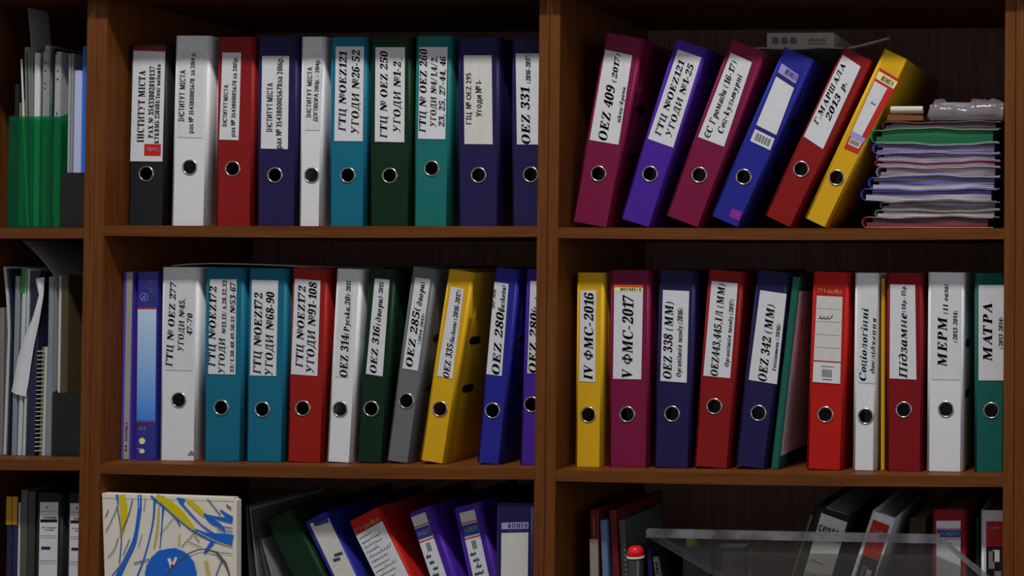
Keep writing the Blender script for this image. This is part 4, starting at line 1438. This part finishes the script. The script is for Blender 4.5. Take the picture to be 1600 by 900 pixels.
for k, (px0, ptop, cov, pgs, px1, lab) in enumerate(pile):
    ztop = at(1465, ptop, YS).z
    ph, am = rng.random() * 6, 0.0010 + 0.0010 * rng.random()
    top = [max(prev_z[i] + 0.004, ztop + am * math.sin(ph + i * 0.33) + 0.0006 * math.sin(ph * 2 + i * 0.9)) for i in range(NI + 1)]
    x0, x1 = at(px0, ptop, YS).x, min(SHIFT_R, at(px1, ptop, YS).x)
    t = thing('plastic_folder', lab, 'folder', (x0, YS, min(prev_z)), 0, 'pile of plastic folders on the upper shelf')
    oz = min(prev_z)
    n = 22
    lo_, up_ = [], []
    for i in range(n + 1):
        x = x0 + (x1 - x0) * i / n
        lo_.append((x - x0, interp(x, prev_z) - oz + 0.0002))
        up_.append((x - x0, interp(x, top) - oz))
    # rounded fold at the left
    zl, zh = lo_[0][1], up_[0][1]
    r = (zh - zl) / 2
    fold = [(-r * math.sin(a) * 0.9, zl + r - r * math.cos(a)) for a in [math.pi * q / 8 for q in range(1, 8)]]
    b = 0.0015
    outer = lo_[::-1] + fold + up_
    ri = max(r - b, 0.0004)
    fold_i = [(-ri * math.sin(a) * 0.9, zl + r - ri * math.cos(a)) for a in [math.pi * q / 8 for q in range(1, 8)]]
    inner = [(x, z + b) for x, z in lo_][::-1] + fold_i + [(x, z - b) for x, z in up_]
    mb = MB()
    N = len(outer)
    for y0, y1 in ((0.0, 0.225),):
        v = [(p[0], y0, p[1]) for p in outer] + [(p[0], y0, p[1]) for p in inner] + [(p[0], y1, p[1]) for p in outer] + [(p[0], y1, p[1]) for p in inner]
        fs = []
        for i in range(N - 1):
            fs += [(i, i + 1, N + i + 1, N + i), (2 * N + i, 3 * N + i, 3 * N + i + 1, 2 * N + i + 1), (i, 2 * N + i, 2 * N + i + 1, i + 1), (N + i, N + i + 1, 3 * N + i + 1, 3 * N + i)]
        mb.mesh(v, fs, cov, True)
    mb.build('cover', t)
    m_ = len(pgs)
    for q in range(m_):
        mb = MB()
        f0, f1 = q / m_, (q + 1) / m_
        st = 0 if q % 2 == 0 else 1
        A = [(lo_[i][0], lo_[i][1] + b + (up_[i][1] - lo_[i][1] - 2 * b) * f0 + 0.0001) for i in range(st, n)]
        B = [(lo_[i][0], lo_[i][1] + b + (up_[i][1] - lo_[i][1] - 2 * b) * f1 - 0.0001) for i in range(st, n)]
        mb.prism(A + B[::-1], 0.0015 + 0.002 * q, 0.215, pgs[q], False)
        mb.build('page_block', t)
    prev_z = top

# short rolled sheets and the clear sleeve on top of the pile
zt = max(prev_z)
x0, x1 = at(1386, 185, YS).x, at(1442, 185, YS).x
t = thing('paper_envelope', 'short tan envelope on the pile, under the rolled white sheets', 'envelope', (x0, YS, zt + 0.0003))
mb = MB()
TAN = mat('tan_paper', seen(96, 54, 24), 0.6, 0.3)
mb.prism([(0, 0.0), (x1 - x0, 0.0), (x1 - x0, 0.008), (0.001, 0.0095)], 0.0, 0.16, TAN)
mb.build('envelope', t)
z2 = zt + 0.0100
t = thing('rolled_papers', 'rolled white sheets beside the clear sleeve on top of the folder pile', 'papers', (at(1391, 170, YS).x, YS, z2 + 0.0003))
rr = 0.0068
ln = at(1441, 170, YS).x - at(1391, 170, YS).x
mb = MB()
v, fs = [], []
turns = 40
for i in range(turns + 1):
    a = 2 * math.pi * 1.6 * i / turns
    r = rr * (1 - 0.3 * i / turns)
    for x in (0.0, ln * 0.4, ln):
        v.append((x, 0.008 + r * math.cos(a) * 1.15, rr + r * math.sin(a)))
for i in range(turns):
    for j in range(2):
        a = i * 3 + j
        fs.append((a, a + 1, a + 4, a + 3))
mb.mesh(v, fs, mat('rolled_white_paper', seen(150, 145, 135), .6, .4), True)
mb.build('roll', t)

x0, x1 = at(1447, 175, YS).x, SHIFT_R - 0.001
zc = at(1500, 148, YS).z
t = thing('plastic_sleeve', 'bulging clear sleeve of white papers on top of the folder pile', 'plastic sleeve', (x0, YS, zt + 0.0003))
H = zc - zt
mb = MB()
mb.prism([(0.004, 0.001), (x1 - x0 - 0.002, 0.001), (x1 - x0 - 0.002, H * .68), (0.03, H * .72), (0.005, H * .62)], 0.006, 0.2, PG1)
mb.build('paper_stack', t)
mb = MB()
grid = []
nx = 30
rng = random.Random(4)
ofs = [rng.uniform(-1, 1) for _ in range(200)]
for i in range(nx + 1):
    u = i / nx
    x = (x1 - x0) * u
    row = []
    hump = H * (0.80 + 0.12 * math.sin(u * 9 + 1) + 0.05 * math.sin(u * 23)) * min(1, (0.35 + 6 * u))
    prof = [(0.03, 0.0), (0.0, 0.002), (-0.002, hump * .3), (-0.001, hump * .55), (0.004, hump * .8), (0.016, hump * .97), (0.05, hump), (0.12, hump * .97), (0.2, hump * .8)]
    for j, (y, z) in enumerate(prof):
        row.append((x + (0.004 * (1 - j / 8) if i == 0 else 0), y + 0.0016 * ofs[(i * 7 + j) % 200], z + (0.0014 * ofs[(i * 5 + j * 3) % 200] if j > 1 else 0)))
    grid.append(row)
mb.sheet(grid, 0.0005, FILM)
mb.build('clear_film', t)
mb = MB()
for a, b in ((0.12, 0.2), (0.55, 0.66)):
    mb.prism([((x1 - x0) * a, H * .72), ((x1 - x0) * (a + .13), H * .72), ((x1 - x0) * (a + .10), H * .86), ((x1 - x0) * (a + .03), H * .88)], 0.012, 0.02, mat('dusky_pink_card', seen(96, 52, 52), .5, .4))
mb.build('pink_card', t)

# carton, sheets and a curled sheet lying on the slanting binders
topz = 0
for r_, f_ in (BD3, BD4, BD5):
    c = -f_.w / 2
    topz = max(topz, r_.location.z + f_.h * math.cos(f_.lean) + f_.w / 2 * math.sin(f_.lean))
YC = 0.16
xa, xb = at(1160, 80, YC).x, at(1322, 80, YC).x
SHEETM = mat('dull_white_sheets', seen(150, 140, 130), .7, .3, speck=.06, scale=80)
t = thing('paper_sheets', 'loose white sheets lying across the tops of the slanting binders', 'papers', (xa, YC, topz + 0.0004))
grid = [[((xb - xa) * i / 20, 0.185 * j / 5, 0.0022 + 0.0012 * math.sin(i * .5) * (1 if 3 < i < 18 else .6) + 0.0009) for j in range(6)] for i in range(21)]
mb = MB()
mb.sheet(grid, 0.0022, SHEETM)
mb.build('sheets', t)
xa, xb = at(1198, 64, YC + .02).x, at(1303, 64, YC + .02).x
zb = topz + 0.0062
ht = at(1250, 51, YC + .02).z - zb
t = thing('carton_box', 'flat carton with three dark round emblems lying above the slanting binders', 'box', ((xa + xb) / 2, YC + .02, zb))
w = xb - xa
mb = MB()
CARTON = mat('pale_carton', seen(160, 150, 140), .7, .3)
mb.box((-w / 2, 0, 0), (w / 2, 0.16, ht), CARTON)
o = mb.build('carton', t)
md = o.modifiers.new('edge', 'BEVEL'); md.width = 0.0008; md.segments = 2
mb = MB()
for i in range(3):
    cx_ = -w / 2 + w * (.13 + .135 * i)
    mb.mesh([(cx_ + 0.0062 * math.cos(a), -0.0004, ht * .5 + 0.0066 * math.sin(a)) for a in [k * math.pi / 12 for k in range(24)]], [tuple(range(24))], GREYINK)
mb.build('emblem_print', t)
mb = MB()
for k in range(7):
    xk = -w / 2 + w * (.62 + .04 * k)
    mb.box((xk, -0.0004, ht * .42), (xk + w * (.026 if k % 3 else .018), -0.0003, ht * (.66 if k % 2 else .60)), GREYINK)
mb.box((-w / 2 + w * .62, -0.0004, ht * .26), (-w / 2 + w * .9, -0.0003, ht * .34), GREYINK)
mb.build('faded_print', t)
P0, P1, P2 = at(1326, 75, .17), at(1343, 73, .17), at(1389, 59, .17)
t = thing('paper_sheet', 'curled white sheet rising above the red slanting binder', 'paper', (P0.x, .17, P0.z))
mb = MB()
grid = []
for i in range(13):
    u = i / 12
    x = (P2.x - P0.x) * u
    z = (P2.z - P0.z) * (u ** 1.15)
    grid.append([(x, .012 * j / 4, z) for j in range(5)])
mb.sheet(grid, 0.003, SHEETM)
mb.build('sheet', t)

# sheet on top of the upright binders, middle shelf
pts = [(268, 419.5), (290, 417), (330, 415.5), (372, 416.5), (420, 418), (455, 419.5), (480, 421.5)]
P = [at(p[0], p[1] - 4.0, 0.058) for p in pts]
t = thing('paper_sheet', 'white sheet lying over the white and petrol blue binders, middle shelf', 'paper', (P[0].x, 0.058, P[0].z))
mb = MB()
mb.sheet([[(p.x - P[0].x, .21 * j / 4, p.z - P[0].z) for j in range(5)] for p in P], 0.0014, SHEETM)
mb.build('sheet', t)

# ------------------------------------------------------------------ narrow bookcase at the left
GFD = 0.22


def magazine_holder(label, px0, px1, pbot, pfront, Y, z0, hback, m, depth=0.25, wall=0.0018):
    x0, x1 = at(px0, pbot, Y).x, at(px1, pbot, Y).x
    zf = at((px0 + px1) / 2, pfront, Y).z - z0
    w = x1 - x0
    t = thing('magazine_holder', label, 'magazine holder', ((x0 + x1) / 2, Y, z0 + 0.0003))

    def box(name, a, b):
        mb = MB()
        mb.box(a, b, m)
        mb.build(name, t)
    box('front_panel', (-w / 2, 0, 0), (w / 2, wall, zf))
    box('base', (-w / 2 + wall, wall, 0), (w / 2 - wall, depth - wall, wall))
    box('back_panel', (-w / 2, depth - wall, 0), (w / 2, depth, hback))
    for s in (-1, 1):
        xo = s * w / 2
        xi = s * (w / 2 - wall)
        prof = [(wall, 0), (depth - wall, 0), (depth - wall, hback), (depth * .62, hback), (depth * .12, zf + .012), (wall, zf)]
        mb = MB()
        n = len(prof)
        v = [(xo, y, z) for y, z in prof] + [(xi, y, z) for y, z in prof]
        mb.mesh(v, [tuple(range(n)), tuple(range(2 * n - 1, n - 1, -1))] + [(i, i + n, (i + 1) % n + n, (i + 1) % n) for i in range(n)], m)
        mb.build('side_panel', t)
    return t


ZA, ZB_, ZC = 1.5245, 1.1545, 0.7770
magazine_holder('green see-through magazine holder on the upper shelf of the narrow bookcase', 11, 93.5, 346, 182, 0.040, ZA, 0.25, GREENFILM)
magazine_holder('black magazine holder beside the green see-through one', 95, 152, 346, 270, 0.040, ZA, 0.20, BLACKPL)
FA = ZA + 0.0028
GREYSL = mat('grey_punched_pocket', seen(110, 112, 112), .3, .5, speck=.08, scale=60)
GREYSL2 = mat('pale_grey_pocket', seen(128, 128, 130), .3, .5, speck=.06, scale=60)
LAV = mat('lavender_sheets', seen(142, 150, 178), .55, .3)
BRBLUE = mat('bright_blue_folder', seen(24, 86, 168), .4, .4)
TEALD = mat('teal_folder', seen(16, 76, 74), .4, .4)
MAG = mat('plum_folder', seen(54, 24, 44), .4, .4)
GRULE = mat('grey_green_sheet', seen(84, 90, 80), .35, .5)
CRM = mat('cream_folder', seen(142, 126, 72), .6, .3)
TAUPE = mat('taupe_folder', seen(92, 84, 78), .6, .3)
DK = BC['black']
dots = lambda zs: [(INK, a - .006, a + .006, .36, .62) for a in zs]
for nm, lab, cat, c, Y, dp, cv, lbls in (
        ('document_file', 'black file at the left inside the green magazine holder', 'file', ((22, 121), (28.8, 121), (24.8, 343), (18.2, 343)), .0445, .20, DK, []),
        ('document_file', 'taupe file edge beside the black file in the green holder', 'file', ((29.3, 150), (32.6, 150), (28.6, 343), (25.4, 343)), .0445, .16, TAUPE, []),
        ('document_file', 'cream file edge in the green magazine holder', 'file', ((33.2, 146), (37.4, 146), (33.4, 343), (29.4, 343)), .0445, .16, CRM, []),
        ('punched_pocket', 'grey green punched pocket leaning left in the green holder', 'plastic pocket', ((36.5, 62), (47, 64), (49.5, 343), (41, 343)), .0445, .19, GRULE, [
            dict(q=((33, 82), (35.5, 82), (45, 343), (42.5, 343)), m=PAPER), dict(q=((42.5, 70), (43.5, 70), (48.2, 343), (47.2, 343)), m=INK)]),
        ('paper_folder', 'white paper folder standing in the green magazine holder', 'folder', ((51.4, 71), (63.5, 73), (58, 343), (52.4, 343)), .0445, .19, PAPER, []),
        ('document_file', 'plum file edge right of the white paper folder', 'file', ((64.2, 76), (67.8, 76), (62.5, 343), (59.2, 343)), .0445, .19, MAG, []),
        ('punched_pocket', 'shiny clear pocket with punch holes in the green holder', 'plastic pocket', ((68.5, 60), (78.5, 60), (71, 343), (63.5, 343)), .0445, .18, GREYSL, [
            dict(q=((68.5, 70), (76, 70), (70.5, 320), (64.2, 320)), m=GREYSL, rects=dots((.93, .88, .80, .77)))]),
        ('document_file', 'teal file edge rising above the green holder front', 'file', ((77.2, 150), (80.5, 150), (76.5, 343), (72.5, 343)), .0445, .16, TEALD, []),
        ('document_file', 'tall black file behind the teal one in the green holder', 'file', ((81.5, 64), (86, 64), (81.5, 343), (77.5, 343)), .0445, .20, DK, []),
        ('punched_pocket', 'pale grey punched pocket at the right of the green holder', 'plastic pocket', ((87, 70), (96.5, 70), (91, 343), (82.2, 343)), .0445, .18, GREYSL2, [
            dict(q=((87.5, 75), (96, 75), (90.7, 330), (82.6, 330)), m=GREYSL2, rects=dots((.9, .85, .64, .6, .5)))]),
        ('document_file', 'pale grey pocket first in the black magazine holder', 'file', ((106.3, 73), (110.3, 73), (106.3, 343), (102.3, 343)), .0445, .18, GREYSL2, []),
        ('document_file', 'grey pocket second in the black magazine holder', 'file', ((110.7, 72), (115.2, 72), (111.2, 343), (106.7, 343)), .0445, .18, GREYSL, []),
        ('document_file', 'lavender sheets beside the bright blue folder', 'file', ((115.7, 99), (128, 99), (124, 343), (111.7, 343)), .0445, .18, LAV, []),
        ('document_file', 'bright blue folder at the right of the black magazine holder', 'file', ((128.6, 61), (135, 61), (131, 343), (124.6, 343)), .0445, .20, BRBLUE, [])):
    slab(nm, lab, cat, c, Y, dp, cv, OFFW, FA, 0.0008, None, lbls)
leaf('paper_sheet', 'tall grey sheet sticking up above the green magazine holder', 'paper', [(50.2, 343), (48.9, 66), (46.4, 40), (43.4, 12)], 0.0445, 0.085, 0.0006, GREYSL, foot=FA)

magazine_holder('black magazine holder on the middle shelf of the narrow bookcase', 80, 146, 712, 614, 0.040, ZB_, 0.26, BLACKPL)
SLATE = mat('slate_plastic_file', seen(98, 104, 112), .3, .5, speck=.05, scale=40)
NAVYF = mat('navy_magazine_cover', seen(26, 28, 46), .4, .4)
PINKG = mat('pinkish_grey_pocket', seen(96, 86, 86), .4, .4)
PALEW = mat('magazine_white', seen(142, 148, 146), .5, .4)
GREYP = mat('plain_grey_paper', seen(120, 118, 122), .7, .3)  # one even grey for the large curling sheet
FOLV = mat('olive_notebook_cover', seen(96, 92, 30), .5, .3)
leaf('magazine', 'white magazine bending out at the left end of the middle shelf', 'magazine', [(7, 712), (11, 600), (14, 520), (12, 470), (7, 417)], .0445, .2, .004, PALEW, foot=ZB_ + .001)
leaf('magazine', 'navy magazine right of the white bending one', 'magazine', [(12, 712), (15.6, 600), (18.2, 510), (16.8, 470), (13, 420)], .0445, .2, .003, NAVYF, foot=ZB_ + .001)
for nm, lab, cat, c, Y, dp, cv, lbls, fz in (
        ('plastic_pocket', 'pinkish grey pocket at the left edge of the photo', 'plastic pocket', ((-7, 482), (6, 482), (2.5, 712), (-9, 712)), .0445, .18, PINKG, [], ZB_),
        ('plastic_pocket', 'slate grey pocket standing between two magazines', 'plastic pocket', ((22.5, 432), (31, 432), (24.5, 712), (16.5, 712)), .0445, .18, SLATE, [], ZB_),
        ('document_file', 'grey file with a green upper end on the narrow middle shelf', 'file', ((34.5, 420), (41, 420), (32, 712), (25.5, 712)), .0445, .2, PALEW, [
            dict(q=((34.7, 420.5), (40.8, 420.5), (38.8, 458), (32.5, 458)), m=mat('leaf_green_tab', seen(28, 104, 36), .5, .4))], ZB_),
        ('magazine', 'white-edged magazine left of the navy one, narrow middle shelf', 'magazine', ((42, 421), (46, 421), (38.5, 712), (34, 712)), .0445, .2, PALEW, [], ZB_),
        ('magazine', 'thick navy magazine behind the loose folded paper', 'magazine', ((46.5, 424), (63, 424), (52, 712), (39.5, 712)), .0445, .2, NAVYF, [], ZB_),
        ('plastic_pocket', 'clear grey pocket behind the spiral notebook', 'plastic pocket', ((75, 432), (84, 433), (79.5, 712), (71, 712)), .0445, .2, SLATE, [], ZB_),
        ('paper_folder', 'olive brown folder with a white front edge in the black holder', 'folder', ((95.3, 433), (107, 432), (103, 712), (91.2, 712)), .0445, .2, mat('olive_brown_folder', seen(62, 54, 34), .5, .3), [], ZB_ + .0025),
        ('paper_folder', 'thin white folder edge beside the olive brown folder', 'folder', ((92.2, 433), (94.8, 433), (90.5, 712), (87.6, 712)), .0445, .2, PAPER, [], ZB_ + .0025)):
    slab(nm, lab, cat, c, Y, dp, cv, OFFW, fz, .0008, None, lbls)
r_, f_ = slab('spiral_notebook', 'spiral notebook with a white wire on the narrow middle shelf', 'notebook', ((67, 541), (73, 542), (69, 711), (62, 711)), .0445, .18, PALEW, OFFW, ZB_, .001, None, [
    dict(q=((67, 541), (70, 541), (65, 711), (62, 711)), m=FOLV)])
cb = MB()
coil(cb, -f_.w / 2 - 0.0005, -0.0035, 0.004, f_.h - 0.004, 0.0046, 24, WHITEWIRE, 0.0007)
cb.build('wire_spiral', r_)
leaf('paper_sheet', 'large grey sheet curling up to the shelf above', 'paper', [(82, 712), (84.6, 560), (86.3, 445), (83, 427), (72, 413), (60, 400), (49, 388), (36, 376)], .0445, .24, .0007, GREYP, foot=ZB_ + .001, n=24)
b = at(27, 614, .0405)
t = thing('paper_sheet', 'folded white paper hanging loose in front of the magazines', 'paper', (b.x, .0405, b.z))
mb = MB()
lf = [(54, 436), (61, 460), (50, 498), (36, 530), (26, 560), (21, 586), (16, 612)]
rt = [(68, 433), (67, 462), (60, 505), (52, 540), (46, 572), (42, 598), (38, 620)]
grid = []
for i in range(7):
    row = []
    for j in range(5):
        u = j / 4
        p = at(lf[i][0] + (rt[i][0] - lf[i][0]) * u, lf[i][1] + (rt[i][1] - lf[i][1]) * u, .0405)
        row.append((p.x - b.x, 0.0032 - 0.004 * math.sin(u * math.pi) - .0012 * (1 + math.sin(i * .9)), p.z - b.z))
    grid.append(row)
mb.sheet(grid, 0.0007, PAPER)
mb.build('sheet', t)

YELB = mat('yellow_book_cover', seen(150, 110, 22), .5, .3)
NAVB = mat('navy_book_cover', seen(28, 30, 58), .5, .3)
G10 = 'yellow and navy books on the lower shelf of the narrow bookcase'
for TL, TR, lab in (((10, 793), (18.6, 793), 'yellow and navy book furthest left on the lower shelf'), ((19.2, 793), (27.6, 793), 'yellow and navy book, second from the left on the lower shelf')):
    slab('paperback_book', lab, 'book', from_top(TL, TR, 0, 300, .019), .045, .2, NAVB, OFFW, ZC, .0012, G10, [
        dict(q=from_top((TL[0] + .3, TL[1] + .5), (TR[0] - .3, TR[1] + .5), 0, 44, .019), m=YELB)])
slab('paperback_book', 'thin cream booklet beside the two yellow and navy books', 'book', from_top((28, 800), (31, 800), 0, 290, .019), .045, .2, PAPER2, OFFW, ZC, .001)
slab('plastic_pocket', 'grey green plastic pocket beside the cream booklet', 'plastic pocket', from_top((31.6, 783), (42.5, 783), 0, 310, .019), .045, .2, mat('grey_green_pocket', seen(58, 62, 54), .3, .5), OFFW, ZC, .001)
slab('plastic_pocket', 'dark olive plastic pocket left of the black labelled file', 'plastic pocket', from_top((43, 785), (55, 785), 0, 308, .019), .045, .2, mat('olive_pocket', seen(38, 38, 30), .25, .5), OFFW, ZC, .001)
